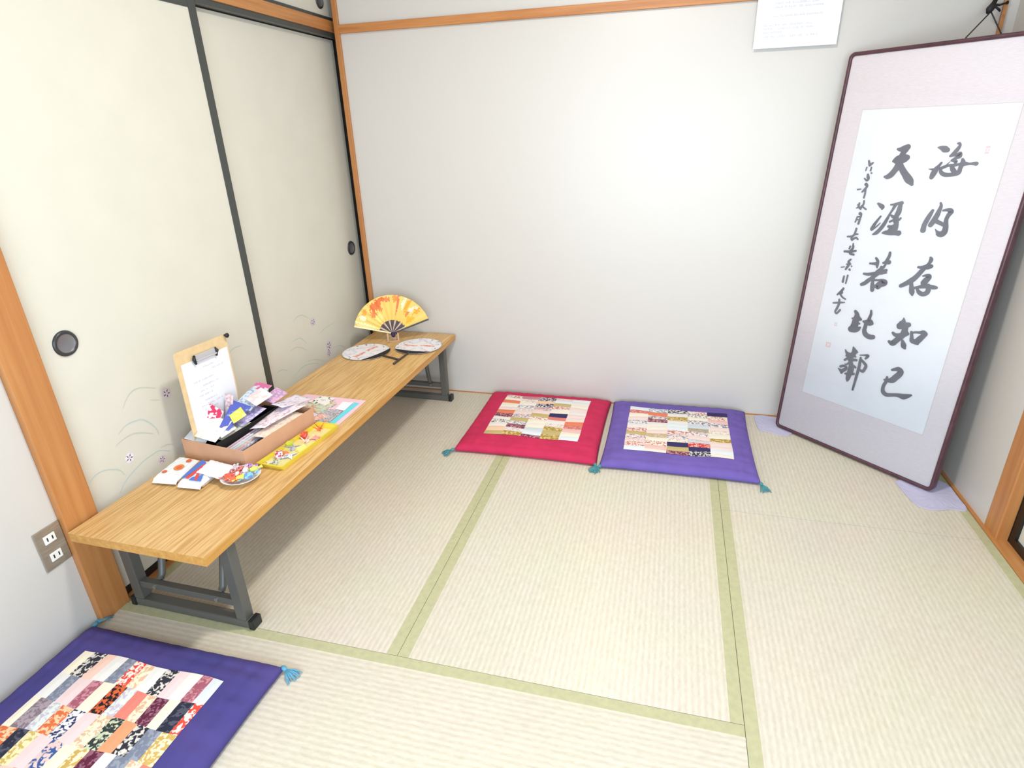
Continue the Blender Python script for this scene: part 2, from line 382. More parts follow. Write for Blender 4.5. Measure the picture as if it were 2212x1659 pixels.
# sliding door in the right wall, black edged
mb = MB(); mb.box((XR+0.045, -1.75, 0.030), (XR+0.065, -0.862, 1.80)); d4 = struct('door_4', mb, M_fusuma, label='cream sliding door with black edge at right')
mb = MB(); mb.box((XR+0.036, -0.862, 0.003), (XR+0.068, -0.832, 1.80)); obj('stile', mb, M_lacquer_black, d4)
mb = MB(); mb.box((XR+0.036, -1.75, 0.003), (XR+0.068, -0.862, 0.030)); obj('bottom_rail', mb, M_lacquer_black, d4)

# ------------------------------------------------------------------ tatami mats
def tatami(x0, y0, x1, y1, along, label, group=None):
    g = 0.0006; hw = 0.031
    x0 += g; y0 += g; x1 -= g; y1 -= g
    t = thing('tatami_mat', label, 'tatami mat', ((x0+x1)/2, (y0+y1)/2, -0.036))
    if group: t['group'] = group
    mb = MB()
    if along == 'Y': mb.box((x0+hw, y0, -0.036), (x1-hw, y1, 0.0))
    else: mb.box((x0, y0+hw, -0.036), (x1, y1-hw, 0.0))
    obj('rush_cover', mb, M_weave_y if along == 'Y' else M_weave_x, t)
    for s in (0, 1):
        mb = MB()
        if along == 'Y': xa = x0 if s == 0 else x1-hw; mb.box((xa, y0, -0.036), (xa+hw, y1, 0.0008))
        else: ya = y0 if s == 0 else y1-hw; mb.box((x0, ya, -0.036), (x1, ya+hw, 0.0008))
        obj('cloth_border', mb, M_heri, t, bevel=0.0006)
    return t
YA = -1.714
tatami(-0.031, YA, 0.8646, -0.006, 'Y', 'straw tatami mat under the low table along the sliding doors')
tatami(0.8646, YA, 1.7464, -0.006, 'Y', 'straw tatami mat in the middle, below the red cushion')
tatami(1.7464, -0.8406, XR-0.0125, -0.006, 'Y', 'half-size tatami mat under the foot of the framed calligraphy')
tatami(1.7464, -2.60, XR-0.0125, -0.8406, 'Y', 'straw tatami mat at right beside the timber door sill')
tatami(-0.048, -2.60, 1.7464, YA, 'X', 'straw tatami mat in the foreground under the big navy cushion')
mb = MB(); mb.box((-0.049, -3.6, -0.036), (XR-0.013, -2.601, 0.0)); struct('floor_rear', mb, M_weave_x)

# ------------------------------------------------------------------ outlet
t = thing('wall_outlet', 'brushed metal double power outlet plate on wall left of the timber pillar', 'power outlet', (-0.05, -1.838, 0.305))
mb = MB(); mb.box((-0.05, -1.874, 0.245), (-0.0455, -1.802, 0.366)); pl_ = obj('cover_plate', mb, mat('brushed steel', (172, 158, 142), 0.36, metal=0.45, var=0.1, vscale=30, stretch=(1, 1, 6)), t, bevel=0.0015)
for z in (0.333, 0.279):
    mb = MB(); mb.box((-0.0455, -1.8545, z-0.0125), (-0.0425, -1.8235, z+0.0125)); so = obj('socket', mb, M_white, t, bevel=0.001)
    for y in (-1.846, -1.832):
        mb = MB(); mb.box((-0.0426, y-0.0016, z-0.005), (-0.0421, y+0.0016, z+0.006)); obj('slot', mb, M_cap, so)
mb = MB(); mb.lathe([(0.0025, 0), (0.0025, 0.001), (0, 0.0014)], 12, Matrix.Translation((-0.0455, -1.838, 0.254)) @ Matrix.Rotation(PI/2, 4, 'Y')); obj('screw', mb, M_bolt, t)

# ------------------------------------------------------------------ low folding table
TT = Matrix.Translation((-0.0231, -1.8065, 0)) @ Matrix.Rotation(-0.01432, 4, 'Z')
table = thing('low_folding_table', 'long low folding table with oak top along the sliding doors', 'low table', (-0.0231, -1.8065, 0), -0.01432)
mb = MB(); mb.box((0.001, 0, 0.302), (0.446, 1.798, 0.3285), 0, TT)
mb.box((0.001, 0.0, 0.3285), (0.446, 1.798, 0.33), 1, TT)
# repaint: sides use the edge band
obj('tabletop', mb, [M_table_edge, M_table], table, bevel=0.0012)
def leg_frame(y, s):
    q = lambda a, b: MB().box(a, b, 0, TT)
    f = obj('leg_frame', q((0.030, y-0.016, 0.0025), (0.432, y+0.016, 0.030)), M_steel, table, bevel=0.003)
    for x in (0.012, 0.432):
        obj('end_cap', q((x, y-0.0185, 0.001), (x+0.018, y+0.0185, 0.033)), M_cap, f, bevel=0.003)
    for x in (0.047, 0.411):
        obj('upright', q((x-0.0165, y-0.0165, 0.030), (x+0.0165, y+0.0165, 0.302)), M_steel, f, bevel=0.003)
    obj('crossbar', q((0.0635, y-0.011, 0.074), (0.3945, y+0.011, 0.096)), M_steel, f, bevel=0.002)
    for x in (0.120, 0.338):
        mb = MB().tube([TT @ Vector((x, y+s*0.012, 0.098)), TT @ Vector((x, y+s*0.022, 0.110)), TT @ Vector((x+0.004, y+s*0.075, 0.302))], 0.0105, 10); obj('brace', mb, M_steel, f, smooth=True)
        mb = MB().tube([TT @ Vector((x, y-0.016, 0.088)), TT @ Vector((x, y+0.016, 0.088))], 0.006, 10); obj('bolt', mb, M_bolt, f)
leg_frame(0.105, 1); leg_frame(1.690, -1)

# ------------------------------------------------------------------ floor cushions
M_patch = mat_attr('patchwork cotton', 0.9, True, 105)
M_tassel = mat('teal thread', (74, 150, 160), 0.7, var=0.15, vscale=300)
M_tassel_blue = mat('light blue thread', (96, 168, 200), 0.7, var=0.15, vscale=300)
LIGHTS = [(238, 230, 214)]*5 + [(232, 226, 222)]*4 + [(236, 214, 208)]*4 + [(226, 232, 236)]*3 + [(206, 214, 222), (232, 190, 184), (222, 128, 118), (196, 176, 120), (240, 200, 170)]
def random_patches(R, nx, ny, darkp):
    out = {}
    for i in range(nx):
        for j in range(ny):
            c = R.choice(LIGHTS); c2 = R.choice([(150, 150, 170), (200, 120, 110), (120, 120, 140), (214, 190, 190)]); k = 0.0
            r = R.random()
            if r < darkp: c, c2, k = R.choice([((70, 66, 84), (220, 216, 214), 1), ((120, 56, 72), (190, 140, 150), 1), ((58, 52, 96), (140, 140, 190), 0), ((206, 112, 104), (230, 160, 150), 1), ((214, 66, 62), (236, 200, 190), 1), ((172, 140, 66), (222, 200, 140), 1), ((228, 130, 96), (240, 190, 170), 0)])
            elif r < darkp+0.3: k = 1.0
            out[i, j] = (c, c2, k)
    return out
BIG_ROWS = [ # colour names per patch, read off row by row from the wall side of the cushion
 'c k p w s R f w k q w m l', 'w s q m c o g a f d c n R', 'c v g e N q f K z k s t', 'e n y q B c t d w s f a', 'm c K p z g l R n q w c', 'q s f d c o w N m g y p']
CODE = {'c': ((240, 230, 208), (0,)*3, 0), 'k': ((52, 50, 60), (220, 214, 206), 1), 'p': ((240, 200, 184), (250, 230, 214), 0), 'w': ((232, 228, 224), (206, 206, 214), 0), 's': ((124, 130, 148), (150, 156, 170), 1),
 'R': ((224, 78, 66), (240, 226, 214), 1), 'f': ((242, 232, 200), (222, 180, 150), 1), 'q': ((234, 208, 208), (240, 222, 220), 0), 'm': ((164, 92, 108), (200, 140, 150), 1), 'l': ((216, 222, 226), (232, 234, 236), 0),
 'o': ((214, 100, 60), (36, 30, 34), 1), 'g': ((222, 226, 218), (196, 190, 206), 1), 'a': ((228, 132, 118), (236, 160, 140), 0), 'd': ((98, 38, 62), (150, 100, 120), 1), 'n': ((44, 46, 62), (84, 84, 100), 1), 'v': ((168, 152, 160), (130, 116, 126), 1),
 'e': ((220, 112, 68), (236, 200, 160), 1), 'N': ((228, 224, 226), (50, 54, 96), 1), 'K': ((52, 60, 60), (206, 210, 180), 1), 'z': ((246, 160, 118), (246, 176, 136), 0), 't': ((206, 170, 96), (240, 228, 190), 1), 'y': ((238, 224, 178), (206, 176, 96), 1), 'B': ((228, 200, 196), (60, 90, 150), 1)}
def cushion(label, x0, y0, x1, y1, cloth, px0, py0, px1, py1, patches, along, seed, T=0.046, tassels=(), M_t=None, fold=None):
    R = random.Random(seed); cx, cy, a, b = (x0+x1)/2, (y0+y1)/2, (x1-x0)/2, (y1-y0)/2
    t = thing('floor_cushion', label, 'floor cushion', (cx, cy, 0), group='patchwork floor cushions')
    ph = [R.uniform(0, 6.28) for _ in range(8)]
    def h(x, y):
        u, v = (x-cx)/a, (y-cy)/b; e = max(0.0, (1-abs(u)**7)*(1-abs(v)**7))
        z = 0.012 + (T-0.012)*e**0.42
        edge = max(abs(u), abs(v))
        k = max(0, 1-abs(edge-0.86)/0.16)
        z += 0.0022*k*(math.sin(34*u+ph[0])*abs(v) + math.sin(31*v+ph[1])*abs(u) + 0.6*math.sin(57*u+ph[2]) + 0.6*math.sin(53*v+ph[3]))
        return z + 0.0025*e*(math.sin(5*u+ph[4])*math.sin(4*v+ph[5]))
    def warp(x, y):
        u, v = (x-cx)/a, (y-cy)/b
        k = 1 - 0.022*(1-abs(v)**3)*abs(u)**3; l = 1 - 0.022*(1-abs(u)**3)*abs(v)**3
        return cx+a*u*k, cy+b*v*l
    n = 56; mb = MB(); gt = {}; gb = {}
    ss = lambda k: math.sin((k/n-0.5)*PI)*0.5+0.5
    for i in range(n+1):
        for j in range(n+1):
            f = lambda k: 0.6*(k/n)+0.4*ss(k)
            x, y = x0+(x1-x0)*f(i), y0+(y1-y0)*f(j); X, Y = warp(x, y)
            gt[i, j] = len(mb.v); mb.v.append(Vector((X, Y, h(x, y))))
            on = i in (0, n) or j in (0, n)
            gb[i, j] = gt[i, j] if on else len(mb.v)
            if not on:
                e = min(i, j, n-i, n-j); mb.v.append(Vector((X, Y, max(0.0015, 0.012-0.006*e))))
    for i in range(n):
        for j in range(n):
            mb.face((gt[i, j], gt[i+1, j], gt[i+1, j+1], gt[i, j+1])); mb.face((gb[i, j+1], gb[i+1, j+1], gb[i+1, j], gb[i, j]))
    obj('cushion_cover', mb, cloth, t, smooth=True)
    # patchwork panel sewn on top
    mb = MB(); rows = patches
    W, D = px1-px0, py1-py0
    L_, S_ = (W, D) if along == 'X' else (D, W)      # L_: direction of a patch's long side
    nl, ns = len(rows), max(len(r) for r in rows)
    for i, row in enumerate(rows):
        off = R.uniform(-0.35, 0.35)/ns if i else 0.0
        cuts = [min(1, max(0, k/len(row)+off*(0 < k < len(row))+R.uniform(-0.12, 0.12)/ns*(0 < k < len(row)))) for k in range(len(row)+1)]
        for j, (c, c2, k) in enumerate(row):
            for ii in range(4):
                for jj in range(2):
                    q = []
                    for da, db in ((0, 0), (1, 0), (1, 1), (0, 1)):
                        la = (i+(ii+da)/4)/nl; sb = cuts[j]+(cuts[j+1]-cuts[j])*(jj+db)/2
                        u, v = (la, sb) if along == 'X' else (sb, 1-la)
                        wob = 0.0035*math.sin(11*(u+v)+ph[6]); x, y = px0+W*u+wob*(v-0.5), py0+D*v+wob
                        seam = 0.0012 if (ii+da in (0, 4)) or (jj+db in (0, 2)) else 0.0026
                        X, Y = warp(x, y); q.append((X, Y, h(x, y)+seam))
                    if along == 'Y': q = q[::-1]
                    A, B_, D_ = Vector(q[0]), Vector(q[1]), Vector(q[3])
                    if (B_-A).cross(D_-A).z < 0: q = q[::-1]
                    mb.poly(q, 0, lin(c), (*lin(c2), float(k)))
    obj('patchwork_panel', mb, M_patch, t, colors=True)
    for (x, y, dx, dy) in tassels:
        d = Vector((dx, dy, 0)).normalized(); p = Vector((x, y, 0.014)); mb = MB()
        mb.tube([p-d*0.004, p+d*0.004, p+d*0.010, p+d*0.015], [0.004, 0.007, 0.006, 0.003], 8)
        for k in range(9):
            a_ = d.copy(); a_.rotate(Matrix.Rotation((k-4)*0.11+R.uniform(-.05, .05), 3, 'Z')); ln = R.uniform(0.034, 0.046)
            mb.tube([p+d*0.012, p+a_*(0.012+ln*0.5)+Vector((0, 0, -0.002)), p+a_*(0.012+ln)+Vector((0, 0, -0.0105))], [0.0015, 0.0022, 0.0012], 5)
        obj('tassel', mb, M_t or M_tassel, t, smooth=True)
    return t
def rnd_rows(seed, nl, ns, dp):
    R = random.Random(seed); P = random_patches(R, nl, ns, dp); return [[P[i, j] for j in range(ns)] for i in range(nl)]
M_red = mat('crimson cotton', (206, 48, 90), 0.85, spec=0.25, bump=0.25, bscale=60, var=0.08, vscale=14)
M_purple = mat('violet cotton', (116, 96, 176), 0.85, spec=0.25, bump=0.25, bscale=60, var=0.08, vscale=14)
M_navy = mat('indigo cotton', (66, 64, 128), 0.85, spec=0.25, bump=0.25, bscale=60, rgb2=(86, 72, 134), vscale=4)
cushion('crimson floor cushion with patchwork centre against the back wall', 0.640, -0.640, 1.268, -0.012, M_red, 0.742, -0.522, 1.172, -0.088, rnd_rows(5, 5, 12, 0.2), 'X', 1,
        tassels=((0.642, -0.636, -0.7, -0.7), (1.262, -0.636, 0.15, -1)))
cushion('violet floor cushion with patchwork centre between crimson cushion and calligraphy', 1.278, -0.650, 1.904, -0.012, M_purple, 1.366, -0.545, 1.812, -0.118, rnd_rows(12, 5, 12, 0.27), 'X', 2,
        tassels=((1.286, -0.646, -0.7, -0.7), (1.902, -0.650, 0.35, -0.9)))
rows = [[CODE[k] for k in r.split()] for r in BIG_ROWS]
cushion('indigo floor cushion with patchwork centre in the near left corner', -0.040, -2.475, 0.598, -1.826, M_navy, 0.062, -2.372, 0.496, -1.922, rows, 'Y', 3, T=0.05,
        tassels=((-0.034, -1.826, -0.15, 1.0), (0.592, -1.828, 0.8, -0.25)), M_t=M_tassel_blue)
BIG_COUNTS = [10, 5, 5, 12, 7, 11, 10, 8, 3, 15]
BIG_STROKES = [[3793,11938,26,3899,11925,69,4013,11883,103,4095,11857,77],[4357,12064,33,4398,12064,42,4430,12005,46,4409,11928,58,4354,11825,67,4292,11747,51,4235,11677,43],[4235,11677,43,4322,11696,38,4438,11723,59,4501,11767,50,4507,11681,71,4445,11637,59,4353,11575,42,4304,11539,38],[4304,11539,34,4400,11524,51,4454,11508,42,4426,11455,38],[4035,11269,52,4124,11325,52,4278,11382,43,4442,11395,47,4581,11433,42,4676,11444,75,4838,11444,41,4954,11456,49,5042,11453,65],[4266,11495,13,4157,11361,26],[4615,11580,42,4646,11495,75,4629,11374,75,4619,11287,67,4608,11174,76,4515,11118,68,4356,11086,64,4202,11088,69,4082,11155,61,4031,11251,44],[4352,11358,60,4412,11254,77,4501,11170,68],[4013,11454,39,3961,11355,52,3903,11247,88,3853,11102,97,3828,10992,75],[3674,11248,11,3799,11243,35],[2490,11878,37,2587,11870,75,2702,11898,102,2812,11944,101],[2444,11479,47,2556,11574,85,2731,11596,121,2871,11598,102],[2523,11471,76,2673,11484,112,2840,11533,83],[2765,11871,111,2706,11733,97,2666,11474,131,2639,11315,122,2561,11163,105,2471,11018,105,2360,10946,87,2262,10942,39],[2708,11382,84,2806,11218,103,2939,11064,112,3081,10911,130,3189,10814,111,3258,10724,55],[4142,9917,49,4092,9764,72,4034,9570,82,3997,9396,83,4002,9234,92],[4324,10180,35,4362,10083,53,4342,9925,71,4314,9765,85,4261,9593,90,4194,9436,82],[4459,9944,31,4581,9973,52,4669,9962,78,4714,9921,78,4664,9816,70,4632,9676,66,4651,9540,75,4678,9404,88,4675,9245,97,4599,9171,103,4509,9179,81],[4377,9314,13,4450,9238,45,4540,9164,89],[4346,9573,72,4471,9530,67,4606,9479,62],[2262,10003,40,2356,9951,69,2442,9889,84,2446,9830,40],[2460,9563,35,2376,9404,45,2301,9245,61,2254,9098,71],[2249,9077,61,2348,9139,30,2445,9250,25,2505,9337,15],[2877,10012,67,2836,9863,48,2763,9680,39,2698,9457,59,2626,9259,70,2535,9088,70,2441,8966,71,2333,8897,31],[2724,10000,34,2837,10018,39,2973,10058,57,3081,10085,66],[3055,10035,67,3050,9900,86,3046,9764,96,3010,9634,87,3012,9507,106,3064,9375,87,3071,9228,97,3045,9096,107],[2813,9636,34,2893,9594,58],[2829,9410,39,2907,9457,39],[3138,9510,38,3171,9572,33],[2821,9240,49,2942,9234,68,3021,9272,78],[2915,9181,59,2879,9087,69],[2670,8993,35,2786,9016,79,2934,9024,88,3110,9034,78,3224,9048,97],[4478,8353,41,4512,8291,69,4489,8170,55,4426,8062,56,4308,7984,61,4172,7971,42],[4308,7984,65,4464,8020,83,4570,8066,69],[4355,7942,75,4280,7801,80,4185,7624,86,4063,7471,96,3906,7329,83,3758,7219,69],[4063,7430,67,4109,7286,72,4155,7142,92,4189,7047,87,4217,6970,39],[4392,7691,23,4484,7727,47,4576,7724,79,4597,7678,83,4534,7568,103,4479,7458,103],[4219,7226,48,4347,7282,52,4473,7336,75,4603,7371,84,4723,7365,74,4832,7366,74,4911,7371,55],[4649,7370,93,4684,7267,84,4661,7142,84,4550,7069,80,4420,7104,76,4338,7189,52],[2658,8063,41,2745,7962,56,2757,7828,61,2774,7736,36],[2482,7836,36,2596,7844,46,2727,7865,72],[3104,8325,50,3109,8224,55,3075,8075,60,3031,7965,60,2948,7931,35],[3046,7947,60,3148,7984,80],[3043,7874,40,2999,7763,51],[2346,7420,42,2516,7428,58,2684,7479,62,2858,7540,72,3009,7598,91,3122,7680,55],[3011,7588,81,3153,7592,30],[2925,7772,51,2930,7668,92,2838,7537,103,2752,7416,83,2665,7294,73,2562,7190,79,2461,7074,74,2357,7010,64],[2749,7299,52,2743,7148,62,2775,7015,83,2797,6879,78],[2781,7251,41,2921,7277,41,3063,7293,61,3163,7258,96,3166,7206,112,3055,7154,118,2968,7084,113,2896,7038,72],[2998,7090,113,2988,7003,72,2933,7013,62],[4149,6093,20,4167,5981,79,4137,5867,130,4046,5791,80],[4084,5757,110,4235,5827,129,4366,5892,89],[4289,5809,89,4290,5649,109,4269,5493,110,4199,5377,111,4098,5219,102,3990,5080,102,3860,5110,52],[3916,5465,51,4009,5413,71,4137,5426,81,4316,5506,90,4430,5558,49],[4304,5631,99,4428,5568,44],[4306,5266,50,4364,5152,90,4406,5066,95,4449,5013,50],[4522,5656,44,4564,5529,59,4599,5389,74,4623,5332,69,4753,5314,73,4823,5302,58],[4538,5629,39,4660,5682,39,4796,5707,48,4908,5747,72,4987,5695,81],[4972,5681,86,4894,5544,96,4822,5419,107,4811,5309,68],[4650,5339,79,4785,5377,88],[2370,5939,60,2446,5855,87,2476,5727,120,2462,5599,131,2465,5440,143,2445,5287,155,2367,5232,122],[2316,5643,33,2399,5674,44],[2552,5688,120,2643,5677,54],[2484,5502,110,2639,5506,33],[2359,5219,122,2506,5222,110,2625,5287,88,2685,5359,44],[2951,6094,42,2974,5978,53,2961,5854,58,2960,5720,85,3021,5646,117,2899,5616,96,2765,5628,43],[2873,5632,86,2878,5476,70,2872,5317,81,2926,5183,97,3041,5112,97,3163,5100,96,3254,5124,85],[3011,5599,85,3080,5627,74],[4225,4081,41,4324,4135,62,4437,4172,92,4534,4103,107,4498,3967,113,4418,3839,114,4337,3709,114,4227,3649,84,4126,3638,63,4046,3622,32],[4124,3752,42,4138,3630,74],[4132,3571,63,4085,3416,64,4083,3253,69,4134,3131,85,4264,3073,80,4420,3118,68,4563,3170,68,4708,3200,83,4849,3206,108,4981,3277,81,5091,3351,40],[2620,4535,28,2680,4424,89,2701,4337,100,2641,4201,101,2566,4132,124],[2757,4388,78,2793,4376,55],[2344,4338,28,2414,4240,57,2532,4181,102],[2429,4126,45,2566,4132,102,2724,4191,67,2795,4177,33],[2405,3928,46,2501,4017,57,2619,4005,79,2771,4040,56,2858,4055,50],[2598,4094,90,2650,3920,90,2708,3771,102,2729,3635,124,2717,3487,114,2703,3350,103,2694,3189,80,2696,3129,46],[2820,3783,56,2883,3756,45],[2585,3852,40,2512,3769,34,2439,3783,11],[2300,3618,52,2438,3686,52,2527,3654,57,2513,3565,69,2408,3459,69,2393,3369,46],[2216,3519,14,2323,3468,58,2391,3429,81],[2554,3385,40,2644,3403,57],[2770,3456,79,2880,3480,51],[2948,4293,22,3114,4343,33,3252,4361,54,3186,4225,44],[2997,4203,39,3005,4053,55,3020,3846,61,3017,3668,61,3009,3463,56,3003,3246,51,2995,3038,45,2987,2829,40],[3031,4131,44,3150,4051,55,3263,3947,60,3243,3800,60,3192,3689,61,3075,3710,44]]
SMALL_STROKES = [[1567,11468,37,1632,11325,52],[1730,11400,37,1636,11311,45],[1545,11235,30,1531,11132,27],[1715,11240,30,1708,11138,37],[1760,11052,37,1771,11044,30],[1643,10989,45,1672,10902,60,1701,10845,45,1653,10784,38,1550,10853,27],[1654,10650,61,1714,10594,45,1673,10503,46,1577,10377,34],[1673,10503,38,1697,10340,38,1689,10174,38],[1577,10377,31,1672,10443,38],[1384,10448,31,1507,10470,23],[1725,10056,38,1730,9935,38,1673,9839,46,1659,9762,39],[1701,9857,31,1866,9764,31],[1570,9968,34,1562,9830,39,1494,9779,19],[1545,9905,47,1605,9788,31],[1682,9595,62,1737,9570,39,1725,9415,39,1705,9227,47],[1608,9465,34,1572,9275,32],[1632,9467,28,1723,9492,28],[1609,9357,24,1717,9383,28],[1674,9031,44,1648,8832,40,1568,8680,45,1602,8605,45],[1395,8707,32,1571,8736,40,1667,8819,40,1777,8839,28],[1602,8605,40,1728,8700,40,1822,8648,32],[1683,8472,29,1712,8348,48],[1596,8349,40,1573,8265,32],[1409,8137,41,1655,8164,48,1842,8215,40],[1707,8300,48,1634,8113,57,1795,8064,40],[1725,7868,36,1662,7777,49,1701,7685,57,1614,7474,41],[1749,7693,41,1603,7669,25],[1416,7515,20,1545,7553,20],[1765,7483,46,1786,7462,33],[1816,7622,32,1828,7608,24],[1612,7192,36,1610,6975,47],[1751,7250,36,1740,6933,30],[1699,6721,43,1644,6612,49,1511,6436,36],[1639,6631,39,1680,6540,43,1592,6483,35],[1612,6487,35,1739,6374,35,1872,6323,29],[1418,6076,30,1652,6137,39,1862,6192,27],[1635,6253,43,1660,6099,49,1611,5867,50,1574,5757,40,1651,5693,40,1757,5859,43]]
# ------------------------------------------------------------------ framed calligraphy
def calligraphy():
    o0 = Vector((2.0228, -0.11834, 0.0066)); A, TI, W, H = 0.76476, 0.058735, 0.66678, 1.51615
    b = Vector((math.cos(A), -math.sin(A), 0)); nb = Vector((math.sin(A), math.cos(A), 0))
    e = math.cos(TI)*Vector((0, 0, 1)) + math.sin(TI)*nb; n = b.cross(e); n = -n if n.dot(nb) < 0 else n      # n points to the back
    P = lambda u, v, d=0.0: o0 + b*u + e*v + n*d
    t = thing('framed_calligraphy', 'tall framed brush calligraphy in maroon frame leaning across the back right corner', 'framed calligraphy', tuple(P(W/2, 0)))
    def rr(u0, v0, u1, v1, r, k=6):
        out = []
        for (cu, cv, a0) in ((u1-r, v1-r, 0), (u0+r, v1-r, PI/2), (u0+r, v0+r, PI), (u1-r, v0+r, 1.5*PI)):
            out += [(cu+r*math.cos(a0+PI/2*i/k), cv+r*math.sin(a0+PI/2*i/k)) for i in range(k+1)]
        return out
    # moulding: rounded-corner ring with a bead profile
    prof = [(0.0, 0.030), (0.0, 0.005), (0.002, 0.0015), (0.006, 0.0), (0.010, 0.001), (0.0125, 0.004), (0.013, 0.009)]
    mb = MB(); rings = []
    for ins, d in prof:
        L = rr(ins, ins, W-ins, H-ins, 0.020-ins*0.7); rings.append(list(range(len(mb.v), len(mb.v)+len(L)))); mb.v += [P(u, v, d) for u, v in L]
    for q, s in zip(rings, rings[1:]):
        for i in range(len(q)): j = (i+1) % len(q); mb.face((q[i], q[j], s[j], s[i]))
    obj('frame_moulding', mb, mat('maroon stained wood', (92, 56, 66), 0.35, var=0.25, vscale=30), t, smooth=True)
    mb = MB(); mb.prism([P(u, v, 0.013) for u, v in rr(0.004, 0.004, W-0.004, H-0.004, 0.016)], n*0.014); obj('backing_board', mb, mat('brown backing', (120, 96, 84), 0.7), t)
    mb = MB(); mb.poly([P(u, v, 0.0085) for u, v in ((0.012, 0.012), (W-0.012, 0.012), (W-0.012, H-0.012), (0.012, H-0.012))])
    obj('silk_mount', mb, mat('pale pink silk', (228, 219, 222), 0.6, var=0.05, vscale=60, stretch=(1, 1, 14), bump=0.1, bscale=300), t)
    mb = MB(); q = [(0.0905, 0.2005), (0.584, 0.2005), (0.584, 1.3225), (0.0905, 1.3225)]
    mb.poly([P(u, v, 0.0080) for u, v in q], 1)
    g = 0.0016; mb.poly([P(u, v, 0.0078) for u, v in ((q[0][0]+g, q[0][1]+g), (q[1][0]-g, q[1][1]+g), (q[2][0]-g, q[2][1]-g), (q[3][0]+g, q[3][1]-g))], 0)
    obj('calligraphy_sheet', mb, [mat('white rice paper', (232, 232, 236), 0.7, spec=0.2, var=0.015, vscale=8), mat('thin beige edging', (206, 200, 190), 0.7)], t)
    ink = mat('grey black ink', (132, 131, 139), 0.5, rgb2=(112, 111, 120), vscale=9)
    def brush(mb, S, depth):
        K = [(S[i]*1e-4, S[i+1]*1e-4, S[i+2]*1e-4) for i in range(0, len(S), 3)]; K = catmull(K, 5); L = []; Rr = []
        m = len(K)
        for i, (u, v, r) in enumerate(K):
            (a0, b0, _), (a1, b1, _) = K[max(i-1, 0)], K[min(i+1, m-1)]; d = math.hypot(a1-a0, b1-b0) or 1e-6
            nx, ny = -(b1-b0)/d, (a1-a0)/d; r = max(r, 0.0004); L.append((u+nx*r, v+ny*r)); Rr.append((u-nx*r, v-ny*r))
        cap = lambda k, q: [(K[k][0]+max(K[k][2], .0004)*math.cos(q+PI*j/8), K[k][1]+max(K[k][2], .0004)*math.sin(q+PI*j/8)) for j in range(9)]
        q0 = math.atan2(L[0][1]-Rr[0][1], L[0][0]-Rr[0][0]); q1 = math.atan2(Rr[-1][1]-L[-1][1], Rr[-1][0]-L[-1][0])
        n0 = len(mb.v)
        for a, c in zip(L, Rr): mb.v += [P(*a, depth), P(*c, depth)]
        for i in range(m-1): mb.face((n0+2*i, n0+2*i+1, n0+2*i+3, n0+2*i+2))
        mb.poly([P(*p, depth) for p in cap(0, q0)]); mb.poly([P(*p, depth) for p in cap(m-1, q1)])
    i = 0
    for cnt in BIG_COUNTS:                                              # one part per large character
        mb = MB()
        for S in BIG_STROKES[i:i+cnt]: brush(mb, S, 0.00745-0.00002*i); i += 1
        obj('brush_character', mb, ink, t)
    mb = MB()
    for i, S in enumerate(SMALL_STROKES): brush(mb, S, 0.00745-0.00002*i)
    obj('signature_column', mb, ink, t)
    sm = mat('faded red seal ink', (232, 196, 196), 0.8)
    for (u, v, hw, hh) in ((0.5249, 1.1879, 0.006, 0.013), (0.1602, 0.4358, 0.011, 0.011), (0.1716, 0.5257, 0.006, 0.008)):
        mb = MB()
        for k in range(3):
            for j in range(3):
                if (k, j) != (1, 1): mb.poly([P(u+(k-1.5)*hw*0.66+a, v+(j-1.5)*hh*0.66+c, 0.0074) for a, c in ((0, 0), (hw*0.5, 0), (hw*0.5, hh*0.5), (0, hh*0.5))])
        obj('seal', mb, sm, t)
    # clear glazing
    m = bpy.data.materials.new('clear glazing'); m.use_nodes = True; nt = m.node_tree; nt.nodes.clear()
    out = nt.nodes.new('ShaderNodeOutputMaterial'); tr = nt.nodes.new('ShaderNodeBsdfTransparent'); gl = nt.nodes.new('ShaderNodeBsdfGlossy'); fr = nt.nodes.new('ShaderNodeFresnel'); mx = nt.nodes.new('ShaderNodeMixShader')
    gl.inputs['Roughness'].default_value = 0.03; fr.inputs['IOR'].default_value = 1.33
    nt.links.new(fr.outputs[0], mx.inputs[0]); nt.links.new(tr.outputs[0], mx.inputs[1]); nt.links.new(gl.outputs[0], mx.inputs[2]); nt.links.new(mx.outputs[0], out.inputs[0])
    mb = MB(); mb.poly([P(u, v, 0.0055) for u, v in ((0.0125, 0.0125), (W-0.0125, 0.0125), (W-0.0125, H-0.0125), (0.0125, H-0.0125))]); obj('glass_pane', mb, m, t)
    # hanging cord on the back of the frame, tied up to the rail
    K = Vector((2.508, -0.052, 1.632)); kb = mat('black cord', (24, 24, 26), 0.6)
    mb = MB()
    for u in (0.3687, 0.4643): mb.tube([P(u, H-0.02, 0.026), P(u, H+0.004, 0.022), K+Vector((0, 0, -0.012))], 0.0022, 6)
    c = obj('hanging_cord', mb, kb, t, smooth=True)
    mb = MB(); mb.tube([K+Vector((-.010, -.004, -.016)), K+Vector((-.006, 0, -.006)), K+Vector((0.002, 0, 0.006)), K+Vector((0.006, 0.003, 0.020)), Vector((2.517, -0.040, 1.664)), Vector((2.520, -0.020, 1.72))], [0.006, 0.012, 0.011, 0.0075, 0.007, 0.007], 9); obj('knot', mb, kb, c, smooth=True)
    mb = MB(); mb.tube([K+Vector((0.004, 0, 0.008)), K+Vector((0.028, 0.016, 0.008)), Vector((2.559, -0.016, 1.647)), Vector((2.566, -0.014, 1.649))], [0.004, 0.0035, 0.003, 0.006], 7)
